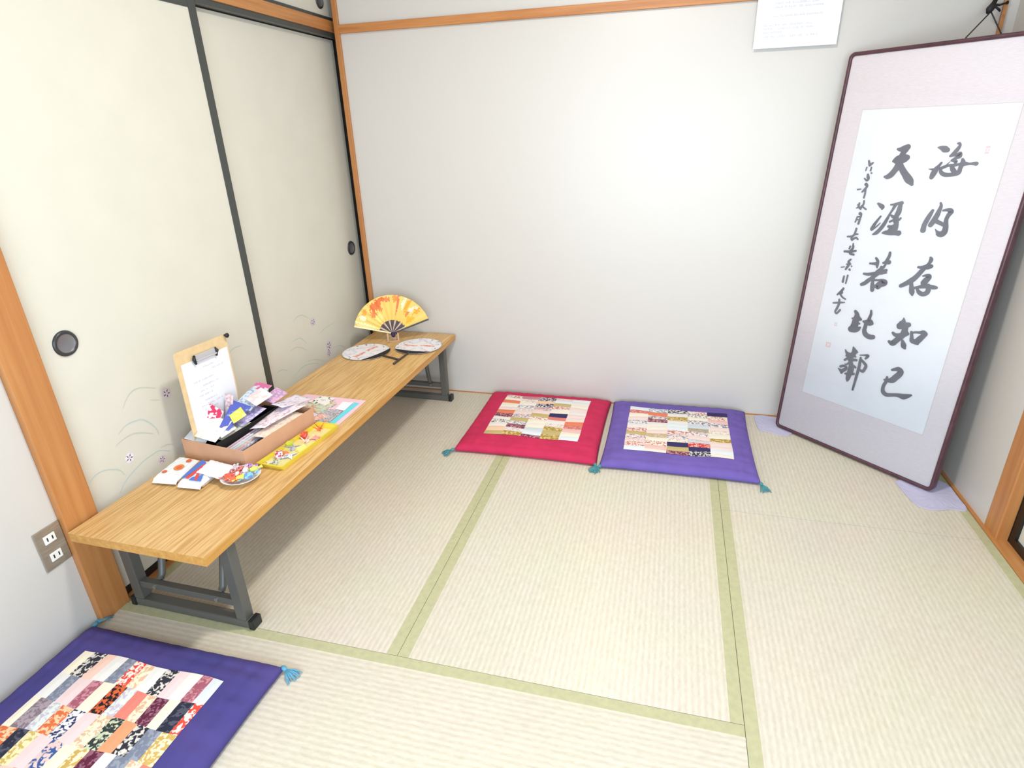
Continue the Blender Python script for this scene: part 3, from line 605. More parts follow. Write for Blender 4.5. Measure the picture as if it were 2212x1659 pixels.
    mb.tube([K+Vector((0.006, 0, 0.004)), K+Vector((0.024, 0.006, -0.006)), K+Vector((0.030, 0.008, -0.012))], [0.003, 0.004, 0.003], 7); obj('cord_tail', mb, kb, c, smooth=True)
calligraphy()

# lavender cloths under the frame's two feet
def cloth(label, pts, seed):
    R = random.Random(seed); cx = sum(p[0] for p in pts)/len(pts); cy = sum(p[1] for p in pts)/len(pts); mb = MB(); P = catmull(pts+[pts[0]], 5)[:-1]
    m = len(P); rings = []
    for k in range(5):
        s = 1-k/5; rings.append(len(mb.v)); mb.v += [Vector((cx+(x-cx)*s, cy+(y-cy)*s, 0.0025+0.0011*R.random()*(k < 4) + (0.0012 if k == 0 else 0))) for x, y in P]
    for a, b2 in zip(rings, rings[1:]):
        for i in range(m): j = (i+1) % m; mb.face((a+i, a+j, b2+j, b2+i))
    mb.face([rings[-1]+i for i in range(m)])
    base = len(mb.v); mb.v += [Vector((x, y, 0.0009)) for x, y in P]
    for i in range(m): j = (i+1) % m; mb.face((base+i, base+j, j, i))
    mb.face([base+i for i in range(m-1, -1, -1)])
    return tag(obj('protective_cloth', mb, mat('lavender cloth', (196, 192, 218), 0.85, bump=0.2, bscale=80), smooth=False), label, 'cloth', 'cloths under the frame')
cloth('lavender cloth under the frame corner beside the violet cushion', [(1.945, -0.02), (1.945, -0.09), (1.952, -0.165), (1.985, -0.178), (2.062, -0.205), (2.10, -0.14), (2.07, -0.05), (2.0, -0.012)], 4)
cloth('lavender cloth under the frame corner beside the right wall', [(2.405, -0.515), (2.414, -0.60), (2.432, -0.672), (2.48, -0.690), (2.54, -0.672), (2.588, -0.668), (2.590, -0.58), (2.582, -0.49), (2.50, -0.455)], 5)

# ------------------------------------------------------------------ paper notice on the back wall
t = thing('paper_notice', 'white printed paper notice hanging on the back wall above the cushions', 'notice', (1.897, -0.018, 1.553))
mb = MB(); pl_ = lambda u, v: (1.751+u, -0.0195, 1.5535+v)
mb.box((1.751, -0.019, 1.5535), (2.0425, -0.0175, 1.765), 0)
text_rows(mb, pl_, [(0.03, 0.038, 0.19), (0.03, 0.052, 0.06), (0.03, 0.064, 0.17), (0.03, 0.076, 0.165), (0.06, 0.105, 0.17), (0.06, 0.133, 0.17), (0.06, 0.146, 0.15), (0.03, 0.17, 0.2), (0.03, 0.185, 0.18)], 1, 0.006, 3)
obj('sheet', mb, [M_paper, M_print], t)
for x in (1.77, 2.02): obj('tape', MB().box((x-0.006, -0.0176, 1.735), (x+0.006, -0.013, 1.747)), M_white, t)

# ------------------------------------------------------------------ clipboard
def clipboard():
    O = Vector((0.0480, -1.3925, 0.3345)); ya = Vector((-0.012, 0.9985, -0.05)).normalized(); up = Vector((-0.030, 0.05, 1.0)); up = (up - ya*up.dot(ya)).normalized(); nn = ya.cross(up)
    P = lambda u, v, d=0.0: O + ya*u + up*v + nn*d
    W, H = 0.236, 0.357
    t = thing('clipboard', 'tan clipboard with white printed sheet standing against the sliding door', 'clipboard', tuple(O))
    L = []
    for cu, cv, a0, r in ((W-0.004, H-0.004, 0, 0.004), (0.012, H-0.012, PI/2, 0.012), (0.004, 0.004, PI, 0.004), (W-0.004, 0.004, 1.5*PI, 0.004)):
        L += [(cu+r*math.cos(a0+PI/2*i/4), cv+r*math.sin(a0+PI/2*i/4)) for i in range(5)]
    mb = MB(); mb.prism([P(u, v, -0.003) for u, v in L], nn*0.003); obj('board', mb, mat('tan fibreboard', (232, 202, 154), 0.6, var=0.06, vscale=40), t)
    mb = MB(); q = [(0.017, 0.02), (0.229, 0.02), (0.229, H-0.043), (0.017, H-0.043)]; mb.prism([P(u, v, 0.0004) for u, v in q], nn*0.0008)
    rows = [(0.10, H-0.075, 0.05), (0.14, H-0.09, 0.05), (0.05, H-0.115, 0.1), (0.085, H-0.135, 0.07), (0.07, H-0.15, 0.06), (0.06, H-0.165, 0.06), (0.08, H-0.185, 0.06), (0.06, H-0.2, 0.1), (0.07, H-0.215, 0.06)]
    text_rows(mb, lambda u, v: P(u, v, 0.0015), rows, 1, 0.0055, 9); obj('paper_sheet', mb, [M_paper, M_print], t)
    mb = MB(); a, c = 0.072, 0.166
    mb.prism([P(a, H-0.052, 0.002), P(c, H-0.052, 0.002), P(c, H-0.040, 0.010), P(c, H-0.028, 0.004), P(a, H-0.028, 0.004), P(a, H-0.040, 0.010)][:2]+[P(c, H-0.028, 0.002), P(a, H-0.028, 0.002)], nn*0.006)
    mb.tube([P(a, H-0.046, 0.010), P(c, H-0.046, 0.010)], 0.0035, 10); cl = obj('clip', mb, M_chrome, t, bevel=0.001)
    for u in (a, c):
        mb = MB(); mb.tube([P(u, H-0.028, 0.006), P(u+(0.006 if u == c else -0.006), H-0.038, 0.009), P(u, H-0.056, 0.007)], [0.004, 0.0055, 0.004], 8); obj('clip_end', mb, M_cap, cl, smooth=True)
    p = P(W-0.006, H-0.003, 0.0)
    mb = MB(); mb.lathe([(0, -0.006), (0.0035, -0.005), (0.0045, 0.0), (0.008, 0.004), (0.0085, 0.008), (0.006, 0.011), (0, 0.012)], 14, Matrix.Translation(p+nn*0.004) @ Matrix.Rotation(PI/2, 4, 'Y'))
    tag(obj('pushpin', mb, M_cap, smooth=True), 'small black pin at the top right corner of the clipboard', 'pin')
clipboard()

# ------------------------------------------------------------------ kraft box and its contents
N0 = Vector((0.253, -1.422, 0.3303)); LV = Vector((0.12, 0.993, 0)).normalized(); WV = Vector((-LV.y, LV.x, 0))
B = lambda a, c, z=0.0: N0 + LV*a + WV*c + Vector((0, 0, z))       # a along the box, c across towards the door, z above the table
TB = Matrix(((LV.x, WV.x, 0, N0.x), (LV.y, WV.y, 0, N0.y), (0, 0, 1, N0.z), (0, 0, 0, 1)))
M_kraft = mat('kraft card', (214, 164, 130), 0.75, var=0.05, vscale=18)
BL, BW, BH = 0.333, 0.262, 0.067
t = thing('cardboard_box', 'open kraft cardboard box full of paper goods on the low table', 'box', tuple(B(BL/2, BW/2)), math.atan2(LV.y, LV.x))
mb = MB(); mb.box((0, 0, 0), (BL, BW, 0.003), 0, TB); obj('box_base', mb, M_kraft, t)
for a, b2 in (((0, 0, 0.003), (BL, 0.003, BH)), ((0, BW-0.003, 0.003), (BL, BW, BH)), ((0, 0.003, 0.003), (0.003, BW-0.003, BH)), ((BL-0.003, 0.003, 0.003), (BL, BW-0.003, BH))):
    mb = MB(); mb.box(a, b2, 0, TB); obj('box_side', mb, M_kraft, t)
# black tray inside the door half of the box
t = thing('black_tray', 'black card tray sitting inside the kraft box', 'tray', tuple(B(0.16, 0.165, 0.003)), math.atan2(LV.y, LV.x))
mb = MB(); mb.box((0.006, 0.112, 0.0035), (0.312, 0.205, 0.006), 0, TB); obj('tray_base', mb, M_black, t)
mb = MB(); mb.prism([B(0.006, 0.112, 0.006), B(0.312, 0.112, 0.006), B(0.312, 0.112, 0.080), B(0.20, 0.112, 0.076), B(0.006, 0.112, 0.072)], WV*0.003); obj('tray_side', mb, M_black, t)
mb = MB(); mb.box((0.006, 0.202, 0.006), (0.312, 0.205, 0.06), 0, TB); obj('tray_side', mb, M_black, t)
for a in (0.006, 0.309):
    mb = MB(); mb.box((a, 0.115, 0.006), (a+0.003, 0.202, 0.06), 0, TB); obj('tray_end', mb, M_black, t)

def pm(name, c, c2, scale=120, edge=(0.48, 0.54), rough=0.55): return mat(name, c, rough, rgb2=c2, vscale=scale, edge=edge)
def packet(label, P, t_, bulge, m, cat='packet', name='paper_packet', group='packets in the kraft box', seed=0, rough=0.0015):
    mb = MB(); mb.pillow(P, t_, bulge, 8, 0, seed, rough); return tag(obj(name, mb, m, smooth=False), label, cat, group)
M_env = mat('white paper sleeve', (236, 232, 232), 0.6, rgb2=(232, 216, 210), vscale=30)
M_env2 = mat('cool white sleeve', (222, 232, 232), 0.5, rgb2=(214, 214, 226), vscale=40)
# white sleeves at the near end, leaning back
packet('white paper sleeve at near end of box, lying on the other sleeve', [B(0.006, 0.118, 0.076), B(0.006, 0.206, 0.084), B(0.092, 0.226, 0.116), B(0.100, 0.132, 0.106)], 0.002, 0.004, M_env, seed=1)
packet('pale grey green sleeve at near end of box, underneath the white one', [B(0.005, 0.165, 0.062), B(0.005, 0.256, 0.068), B(0.085, 0.255, 0.102), B(0.092, 0.190, 0.097)], 0.002, 0.005, M_env2, seed=2)
packet('small white price card tucked against the black tray wall', [B(0.030, 0.1155, 0.080), B(0.046, 0.150, 0.098), B(0.108, 0.150, 0.094), B(0.096, 0.1155, 0.084)], 0.001, 0.002, mat('white card', (240, 238, 236), 0.6), cat='card', name='white_card', seed=3)
packet('dark red and pink striped packet end below the grey green sleeve', [B(0.004, 0.214, 0.052), B(0.004, 0.258, 0.054), B(0.060, 0.256, 0.080), B(0.060, 0.216, 0.078)], 0.002, 0.004, pm('dark red print', (190, 110, 120), (84, 40, 52)), seed=4)
packet('white packet with crimson fans print standing in front of clipboard', [B(0.066, 0.190, 0.070), B(0.062, 0.222, 0.086), B(0.104, 0.222, 0.156), B(0.112, 0.176, 0.128)], 0.002, 0.003, pm('crimson fan print', (202, 40, 84), (244, 234, 236), 55, (0.46, 0.5)), seed=5, rough=0.0005)
packet('clear grey packet standing beside the crimson print packet', [B(0.100, 0.150, 0.055), B(0.104, 0.196, 0.060), B(0.146, 0.196, 0.130), B(0.150, 0.150, 0.115)], 0.002, 0.003, pm('grey clear film', (206, 196, 196), (178, 166, 172), 50, (0.3, 0.7), 0.3), seed=6)
packet('clear packet of dried pink flowers sticking up before clipboard', [B(0.142, 0.180, 0.080), B(0.144, 0.214, 0.085), B(0.172, 0.222, 0.165), B(0.172, 0.186, 0.160)], 0.003, 0.004, pm('pink flower print', (236, 222, 226), (208, 168, 166), 90, (0.4, 0.6)), seed=7, rough=0.002)
packet('royal blue flowered packet leaning in middle of the box', [B(0.066, 0.119, 0.090), B(0.060, 0.150, 0.100), B(0.178, 0.200, 0.138), B(0.190, 0.134, 0.118)], 0.004, 0.010, pm('royal blue print', (84, 98, 190), (158, 160, 206), 45, (0.30, 0.36)), seed=8)
packet('yellow green packet with crimped ends on top of the pile', [B(0.088, 0.1155, 0.104), B(0.112, 0.156, 0.117), B(0.160, 0.150, 0.128), B(0.138, 0.106, 0.114)], 0.003, 0.008, pm('yellow green print', (220, 228, 96), (236, 238, 170), 60, (0.35, 0.45)), seed=9)
packet('light blue patterned packet at the far end of the box', [B(0.176, 0.128, 0.108), B(0.176, 0.204, 0.118), B(0.278, 0.212, 0.142), B(0.280, 0.146, 0.132)], 0.003, 0.006, pm('light blue print', (208, 224, 238), (160, 170, 196), 110, (0.42, 0.47)), seed=10)
packet('white banded packet lying over the light blue packet', [B(0.190, 0.112, 0.122), B(0.204, 0.170, 0.136), B(0.276, 0.164, 0.150), B(0.268, 0.106, 0.132)], 0.002, 0.004, pm('white band print', (240, 236, 236), (226, 206, 206), 40), seed=11)
packet('magenta edged packet at the back of the far end', [B(0.244, 0.158, 0.112), B(0.240, 0.222, 0.120), B(0.328, 0.232, 0.142), B(0.332, 0.168, 0.134)], 0.003, 0.004, pm('magenta print', (216, 110, 164), (222, 226, 234), 40, (0.42, 0.46)), seed=12)
packet('pink and mauve packet poking out over the far wall', [B(0.262, 0.108, 0.100), B(0.262, 0.160, 0.112), B(0.334, 0.150, 0.128), B(0.332, 0.100, 0.112)], 0.002, 0.004, pm('pink mauve print', (222, 170, 200), (176, 150, 186), 90), seed=13)
packet('pale lilac packet beneath the yellow green packet', [B(0.120, 0.116, 0.078), B(0.130, 0.200, 0.082), B(0.240, 0.200, 0.098), B(0.236, 0.116, 0.092)], 0.003, 0.005, pm('lilac print', (226, 214, 236), (178, 164, 210), 90), seed=14)
packet('pale multicoloured packet low against the black wall', [B(0.040, 0.117, 0.064), B(0.040, 0.200, 0.068), B(0.160, 0.200, 0.080), B(0.160, 0.117, 0.074)], 0.003, 0.004, pm('rainbow print', (240, 222, 206), (206, 226, 204), 26, (0.4, 0.6)), seed=15)
# patterned paper sheets in the room half of the box
def sheet(label, P, m, seed, curl=0.004, name='patterned_sheet', group='patterned paper sheets', t_=0.0008, n=10):
    P = [Vector(p) for p in P]; mb = MB(); R = random.Random(seed); ph = R.uniform(0, 6); nr = (P[1]-P[0]).cross(P[3]-P[0]).normalized(); g = {}
    for k in (0, 1):
        for i in range(n+1):
            for j in range(n+1):
                u, v = i/n, j/n; q = P[0]*(1-u)*(1-v)+P[1]*u*(1-v)+P[2]*u*v+P[3]*(1-u)*v
                g[k, i, j] = len(mb.v); mb.v.append(q + nr*(curl*(math.sin(3*u+ph)*math.sin(2.2*v+ph*0.7)+1)*0.5 - k*t_))
    for i in range(n):
        for j in range(n):
            mb.face((g[0, i, j], g[0, i+1, j], g[0, i+1, j+1], g[0, i, j+1])); mb.face((g[1, i, j+1], g[1, i+1, j+1], g[1, i+1, j], g[1, i, j]))
    for i in range(n):
        for a, b2 in (((i, 0), (i+1, 0)), ((i+1, n), (i, n)), ((0, i+1), (0, i)), ((n, i), (n, i+1))): mb.face((g[(1,)+a], g[(1,)+b2], g[(0,)+b2], g[(0,)+a]))
    return tag(obj(name, mb, m, smooth=True), label, 'paper', group)
SHC = [((234, 214, 222), (206, 178, 190)), ((238, 236, 240), (216, 212, 226)), ((224, 232, 230), (206, 216, 214)), ((240, 218, 214), (226, 180, 180)), ((228, 226, 238), (190, 186, 206)), ((60, 58, 62), (90, 88, 92)), ((238, 236, 236), (222, 220, 222)), ((236, 222, 226), (214, 186, 196))]
ORD = 'first second third fourth fifth sixth seventh eighth'.split()
SHL = ['pale rose', 'white', 'grey green', 'pink', 'lilac', 'black', 'plain white', 'blush']
for k, ((c1, c2), nm) in enumerate(zip(SHC, SHL)):
    y0 = 0.100-0.0115*k; zt = 0.048-0.001*k
    sheet('%s sheet in the upright row, %s from the black tray' % (nm, ORD[k]), [B(0.010, y0-0.012, 0.006), B(0.175, y0-0.012, 0.006), B(0.172, y0, zt+0.008), B(0.010, y0, zt)], pm('sheet '+nm, c1, c2, 60), k, 0.001)
M_flo = pm('pink blossom print', (244, 232, 240), (212, 172, 186), 70, (0.40, 0.46)); M_flo2 = pm('peach blossom print', (242, 228, 208), (226, 196, 190), 60, (0.42, 0.5)); M_flo3 = pm('lilac blossom print', (240, 232, 246), (186, 174, 202), 80, (0.38, 0.42))
sheet('peach blossom sheet leaning over the room side wall of the box', [B(0.100, 0.006, 0.060), B(0.285, 0.002, 0.066), B(0.285, 0.060, 0.070), B(0.100, 0.064, 0.056)], M_flo2, 20, 0.006)
sheet('pink blossom sheet on top, leaning against the black tray', [B(0.135, 0.034, 0.073), B(0.322, 0.014, 0.081), B(0.318, 0.104, 0.080), B(0.128, 0.096, 0.062)], M_flo, 21, 0.008)
sheet('lilac blossom sheet draped out over the far wall of the box', [B(0.240, 0.050, 0.096), B(0.415, 0.070, 0.058), B(0.420, 0.150, 0.058), B(0.250, 0.108, 0.098)], M_flo3, 22, 0.010)
sheet('white sheet lying beyond the box under the lilac one', [B(0.340, 0.012, 0.004), B(0.470, 0.030, 0.003), B(0.474, 0.170, 0.003), B(0.342, 0.180, 0.004)], mat('white washi', (234, 228, 236), 0.7, rgb2=(222, 214, 230), vscale=30), 23, 0.003)
# flat papers on the table beyond the box
fp = lambda label, P, m, name='origami_paper': tag(obj(name, MB().slab(P, 0.0012), m), label, 'paper', 'flat papers beyond the box')
fp('large pink sheet at the bottom of the pile beyond the box', [B(0.346, -0.088, 0.0018), B(0.566, -0.060, 0.0018), B(0.545, 0.215, 0.0018), B(0.350, 0.215, 0.0018)], mat('pink paper', (240, 200, 214), 0.7))
fp('cyan strip of paper on the pink sheet', [B(0.350, -0.066, 0.0034), B(0.534, -0.050, 0.0034), B(0.534, -0.028, 0.0034), B(0.350, -0.046, 0.0034)], mat('cyan paper', (108, 214, 226), 0.7))
fp('grey patterned sheet between the cyan strip and the box', [B(0.352, -0.044, 0.0046), B(0.452, -0.034, 0.0046), B(0.450, 0.050, 0.0046), B(0.352, 0.030, 0.0046)], pm('grey mosaic print', (206, 198, 202), (150, 146, 154), 160))
fp('small white square sheet beside the cyan strip', [B(0.456, -0.036, 0.0052), B(0.528, -0.026, 0.0052), B(0.522, 0.018, 0.0052), B(0.458, 0.006, 0.0052)], mat('white square', (242, 240, 248), 0.7))
fp('green and orange striped sheet at the far edge of the pile', [B(0.400, 0.040, 0.0060), B(0.500, 0.030, 0.0060), B(0.530, 0.110, 0.0060), B(0.440, 0.150, 0.0060)], pm('green orange print', (196, 220, 200), (222, 150, 112), 70, (0.42, 0.52)))
fp('white sheet with black crane print at the far edge', [B(0.470, 0.060, 0.0074), B(0.536, 0.066, 0.0074), B(0.538, 0.128, 0.0074), B(0.476, 0.150, 0.0074)], pm('black crane print', (240, 238, 232), (58, 62, 60), 55, (0.40, 0.43)))
fp('salmon patterned sheet beside the orange paper figure', [B(0.352, 0.010, 0.0060), B(0.398, -0.010, 0.0060), B(0.406, 0.034, 0.0060), B(0.356, 0.042, 0.0060)], pm('salmon print', (226, 150, 140), (236, 206, 190), 120))

# ------------------------------------------------------------------ yellow tray with origami
M_yel = mat('yellow plastic', (226, 206, 62), 0.35, spec=0.5); ZT = 0.3303
Q = [Vector((0.274, -1.396, ZT)), Vector((0.369, -1.402, ZT)), Vector((0.392, -1.106, ZT)), Vector((0.309, -1.098, ZT))]
t = thing('yellow_tray', 'shallow yellow tray of folded paper figures beside the kraft box', 'tray', tuple(sum(Q, Vector())/4))
cen = sum(Q, Vector())/4; ins = lambda p, k, z: cen+(p-cen)*k+Vector((0, 0, z))
mb = MB(); mb.slab([ins(p, 0.9, 0.0022) for p in Q], 0.002); obj('tray_floor', mb, mat('pale yellow plastic', (232, 222, 156), 0.4), t)
rings = []; mb = MB()
for k, z in ((0.90, 0.0005), (0.97, 0.0), (1.03, 0.0145), (1.03, 0.016), (0.985, 0.016), (0.985, 0.0145), (0.90, 0.0022)): rings.append(len(mb.v)); mb.v += [ins(p, k, z) for p in Q]
for a, b2 in zip(rings, rings[1:]):
    for i in range(4): j = (i+1) % 4; mb.face((a+i, a+j, b2+j, b2+i))
obj('tray_rim', mb, M_yel, t)
def origami(kind, label, x, y, z, size, rot, m):
    T = Matrix.Translation((x, y, z)) @ Matrix.Rotation(rot, 4, 'Z') @ Matrix.Scale(size, 4); q = lambda *p: [T @ Vector(v) for v in p]; mb = MB()
    if kind == 'crane':
        mb.poly(q((0, -.22, .05), (.16, 0, .0), (0, .22, .05), (-.16, 0, .0))); top = (0, 0, .42)
        for a, b2 in (((.16, 0, 0), (0, .22, .05)), ((0, .22, .05), (-.16, 0, 0)), ((-.16, 0, 0), (0, -.22, .05)), ((0, -.22, .05), (.16, 0, 0))): mb.poly(q(a, b2, top))
        for s in (1, -1):
            mb.poly(q((.03, s*.12, .2), (-.03, s*.12, .2), (0, s*.95, .42))); mb.poly(q((.03, s*.12, .2), (0, s*.95, .42), (0, s*.10, .34)))
        for s in (1, -1):
            mb.poly(q((s*.12, .03, .05), (s*.12, -.03, .05), (s*.62, 0, .66))); mb.poly(q((s*.12, .03, .05), (s*.62, 0, .66), (s*.10, 0, .2)))
        mb.poly(q((.62, 0, .66), (.58, .015, .58), (.8, 0, .54)))
    elif kind == 'star':
        for k in range(4):
            a = k*PI/2; d = lambda r, an, zz: (r*math.cos(an), r*math.sin(an), zz)
            mb.poly(q(d(.34, a, .1), d(.95, a+.45, .03), d(.34, a+PI/2, .1), (0, 0, .16))); mb.poly(q(d(.34, a, 0), d(.34, a+PI/2, 0), d(.95, a+.45, .02)))
    elif kind == 'balloon':
        P = {(i, j, k): T @ Vector((i*.4, j*.4, .4+k*.4)) for i in (-1, 1) for j in (-1, 1) for k in (-1, 1)}
        c6 = [((1, 0, 0), [(1, -1, -1), (1, 1, -1), (1, 1, 1), (1, -1, 1)]), ((-1, 0, 0), [(-1, 1, -1), (-1, -1, -1), (-1, -1, 1), (-1, 1, 1)]), ((0, 1, 0), [(1, 1, -1), (-1, 1, -1), (-1, 1, 1), (1, 1, 1)]), ((0, -1, 0), [(-1, -1, -1), (1, -1, -1), (1, -1, 1), (-1, -1, 1)]), ((0, 0, 1), [(-1, -1, 1), (1, -1, 1), (1, 1, 1), (-1, 1, 1)]), ((0, 0, -1), [(-1, 1, -1), (1, 1, -1), (1, -1, -1), (-1, -1, -1)])]
        for d, f in c6:
            c = T @ Vector((d[0]*.5, d[1]*.5, .4+d[2]*.4))
            for i in range(4): mb.poly([P[f[i]], P[f[(i+1) % 4]], c])
    else:  # pinwheel of a folded house
        mb.poly(q((-.5, -.3, 0), (.5, -.3, 0), (.5, .3, 0), (-.5, .3, 0))); mb.poly(q((-.5, -.3, 0), (.5, -.3, 0), (.4, 0, .4), (-.4, 0, .4))); mb.poly(q((.5, .3, 0), (-.5, .3, 0), (-.4, 0, .4), (.4, 0, .4)))
        mb.poly(q((-.5, -.3, 0), (-.4, 0, .4), (-.5, .3, 0))); mb.poly(q((.5, -.3, 0), (.5, .3, 0), (.4, 0, .4)))
    return tag(obj('origami_figure', mb, m), label, 'origami', 'origami figures in the yellow tray')
oz = ZT+0.0028
OC = lambda n, c, c2=None: mat(n, c, 0.6, rgb2=c2, vscale=120, edge=(0.45, 0.5)) if c2 else mat(n, c, 0.6)
origami('crane', 'orange paper crane standing at the far end of yellow tray', 0.335, -1.135, oz, 0.046, 1.0, OC('orange paper', (236, 122, 70)))
origami('crane', 'white and pink paper crane with spread wings in tray middle', 0.340, -1.222, oz, 0.042, 0.3, OC('white pink paper', (244, 238, 232), (240, 190, 186)))
origami('balloon', 'red paper figure by the box wall next to the white crane', 0.316, -1.196, oz, 0.026, 0.4, OC('red paper', (216, 66, 58), (232, 120, 80)))
origami('star', 'pink paper star beside the red figure', 0.358, -1.192, oz, 0.030, 0.2, OC('pink star paper', (240, 160, 160)))
origami('house', 'pale yellow folded paper beside the lavender crane', 0.350, -1.272, oz, 0.036, 1.3, OC('pale yellow paper', (242, 228, 130)))
origami('crane', 'lavender paper crane in the near half of tray', 0.324, -1.282, oz, 0.042, 1.9, OC('lavender paper', (186, 184, 210), (150, 150, 176)))
origami('balloon', 'lime green paper ball by the box wall', 0.301, -1.262, oz, 0.022, 0.1, OC('lime paper', (206, 214, 70)))
origami('star', 'white and grey paper star near the front half', 0.336, -1.322, oz, 0.034, 0.5, OC('white grey paper', (236, 234, 230), (176, 180, 200)))
origami('balloon', 'magenta and white paper ball near the front of tray', 0.312, -1.336, oz, 0.027, 0.7, OC('magenta paper', (232, 226, 232), (196, 56, 96)))
origami('house', 'orange folded paper between the paper balls', 0.312, -1.308, oz, 0.024, 0.2, OC('orange fold', (232, 138, 76)))
origami('crane', 'pale blue and white paper crane at the front corner of tray', 0.326, -1.374, oz, 0.036, 2.7, OC('pale blue paper', (226, 232, 226), (130, 160, 176)))
origami('star', 'cream paper star at the front left corner of tray', 0.300, -1.370, oz, 0.026, 0.9, OC('cream paper', (240, 232, 196)))

# ------------------------------------------------------------------ dish of wrapped candies
DC = Vector((0.273, -1.474, 0.3303))
mb = MB(); mb.lathe([(0, 0.0), (0.026, 0.0), (0.028, 0.004), (0.046, 0.009), (0.058, 0.017), (0.0595, 0.0185), (0.058, 0.019), (0.045, 0.0115), (0.027, 0.0065), (0, 0.006)], 48, Matrix.Translation(DC))
tag(obj('small_dish', mb, mat('white glazed china', (234, 232, 234), 0.2, spec=0.6), smooth=True), 'small white china dish of wrapped candies on the low table', 'dish')
def candy(label, x, y, z, ln, r, rot, m):
    d = Vector((math.cos(rot), math.sin(rot), 0.08)).normalized(); c = Vector((DC.x+(x-DC.x)*0.88, DC.y+(y-DC.y)*0.88, z-0.002)); ln *= 0.9; k = ln/2; s = Vector((-d.y, d.x, 0)); mb = MB()
    mb.tube([c-d*k, c-d*k*0.8, c-d*k*0.35, c+d*k*0.35, c+d*k*0.8, c+d*k], [r*0.25, r*0.85, r, r, r*0.85, r*0.25], 8)
    for e in (1, -1):
        a = c+d*k*e*0.95; w_ = r*1.1; tip = a+d*e*r*1.6
        for q in range(4): mb.poly([a, tip+s*w_*(-1+q*0.5)+Vector((0, 0, 0.004*(q % 2))), tip+s*w_*(-0.5+q*0.5)+Vector((0, 0, 0.004*((q+1) % 2)))])
    return tag(obj('wrapped_candy', mb, m, smooth=False), label, 'candy', 'wrapped candies in the dish')
for (lb, x, y, z, ln, r, rot, c, c2) in (
  ('coral red candy at the near left rim of dish', 0.246, -1.500, 0.356, 0.030, 0.0095, 0.4, (232, 92, 66), None), ('red and white candy in the dish centre', 0.272, -1.492, 0.359, 0.028, 0.010, 1.2, (238, 210, 206), (226, 84, 70)),
  ('orange red candy at the near rim of dish', 0.272, -1.514, 0.356, 0.026, 0.0085, 0.1, (236, 110, 80), None), ('yellow candy beside the blue one', 0.296, -1.500, 0.358, 0.034, 0.008, 0.9, (238, 226, 84), None),
  ('light blue candy at right rim of dish', 0.313, -1.484, 0.357, 0.034, 0.010, 1.0, (140, 190, 232), (96, 140, 200)), ('lime yellow candy at the far right rim', 0.306, -1.446, 0.358, 0.028, 0.009, 0.9, (216, 230, 100), None),
  ('purple and white candy at the far rim', 0.280, -1.436, 0.360, 0.026, 0.010, 0.3, (164, 100, 206), (236, 226, 240)), ('white candy at the far left rim of dish', 0.246, -1.452, 0.357, 0.030, 0.009, 2.4, (240, 236, 240), (190, 180, 200)),
  ('pink and brown candy left of dish centre', 0.240, -1.476, 0.356, 0.028, 0.009, 1.8, (236, 190, 200), (140, 70, 80)), ('dark red striped candy at dish centre top', 0.268, -1.464, 0.364, 0.026, 0.009, 0.7, (222, 110, 96), (110, 50, 60)), ('white candy on top between yellow and purple', 0.288, -1.464, 0.363, 0.026, 0.009, 2.0, (244, 242, 244), (214, 206, 224))):
    candy(lb, x, y, z, ln, r, rot, mat('candy '+lb[:14], c, 0.35, rgb2=c2, vscale=150, edge=(0.45, 0.5)) if c2 else mat('candy '+lb[:14], c, 0.35))

# ------------------------------------------------------------------ pocket tissue packs
M_film = mat('white film', (238, 240, 242), 0.35, spec=0.5); M_dot = mat('orange print', (238, 138, 56), 0.4); M_dot2 = mat('vermilion print', (226, 100, 66), 0.4); M_blue = mat('blue print', (74, 122, 214), 0.4); M_redp = mat('red print', (226, 74, 72), 0.4)
def pack(label, P, extra, tz=0.022):
    t = thing('tissue_pack', label, 'tissue pack', tuple(sum((Vector(p) for p in P), Vector())/4 + Vector((0, 0, -0.02))), group='pocket tissue packs')
    P = [Vector(p) for p in P]; mb = MB(); n = 12; top = {}; R = random.Random(len(label))
    mb.pillow([p for p in P], 0.0145, 0.009, 14, 0, 3, 0.0006, flat=0.0002, power=0.22)
    nr = (P[1]-P[0]).cross(P[3]-P[0]).normalized()
    at = lambda u, v, d=0.0096: P[0]*(1-u)*(1-v)+P[1]*u*(1-v)+P[2]*u*v+P[3]*(1-u)*v + nr*d
    mats = [M_film, M_dot, M_dot2, M_blue, M_redp]
    for poly, mi in extra: mb.poly([at(u, v, 0.0104+0.0002*mi) for u, v in poly], mi)
    obj('wrapper', mb, mats, t, smooth=False)
    for v0, s in ((0.0, -1), (1.0, 1)):                             # crimped ends
        mb = MB(); ed = (P[3]-P[0]).normalized()*s
        a, b2 = at(0.02, v0, 0), at(0.98, v0, 0); kk = 0.010 if s < 0 else 0.005
        mb.slab([a, b2, b2+ed*kk+Vector((0, 0, -0.008)), a+ed*kk+Vector((0, 0, -0.008))], 0.0008); obj('crimped_end', mb, M_film, t)
    return t, at
circ = lambda cu, cv, ru, rv: [(cu+ru*math.cos(2*PI*k/16), cv+rv*math.sin(2*PI*k/16)) for k in range(16)]
z1 = 0.3455
pack('white tissue pack with orange dots on the low table', [(0.016, -1.548, z1), (0.100, -1.540, z1), (0.078, -1.424, z1), (0.000, -1.418, z1)], [(circ(0.62, 0.46, 0.20, 0.14), 1), (circ(0.64, 0.45, 0.11, 0.08), 2), (circ(0.72, 0.80, 0.12, 0.08), 2), (circ(0.25, 0.22, 0.10, 0.06), 2)])
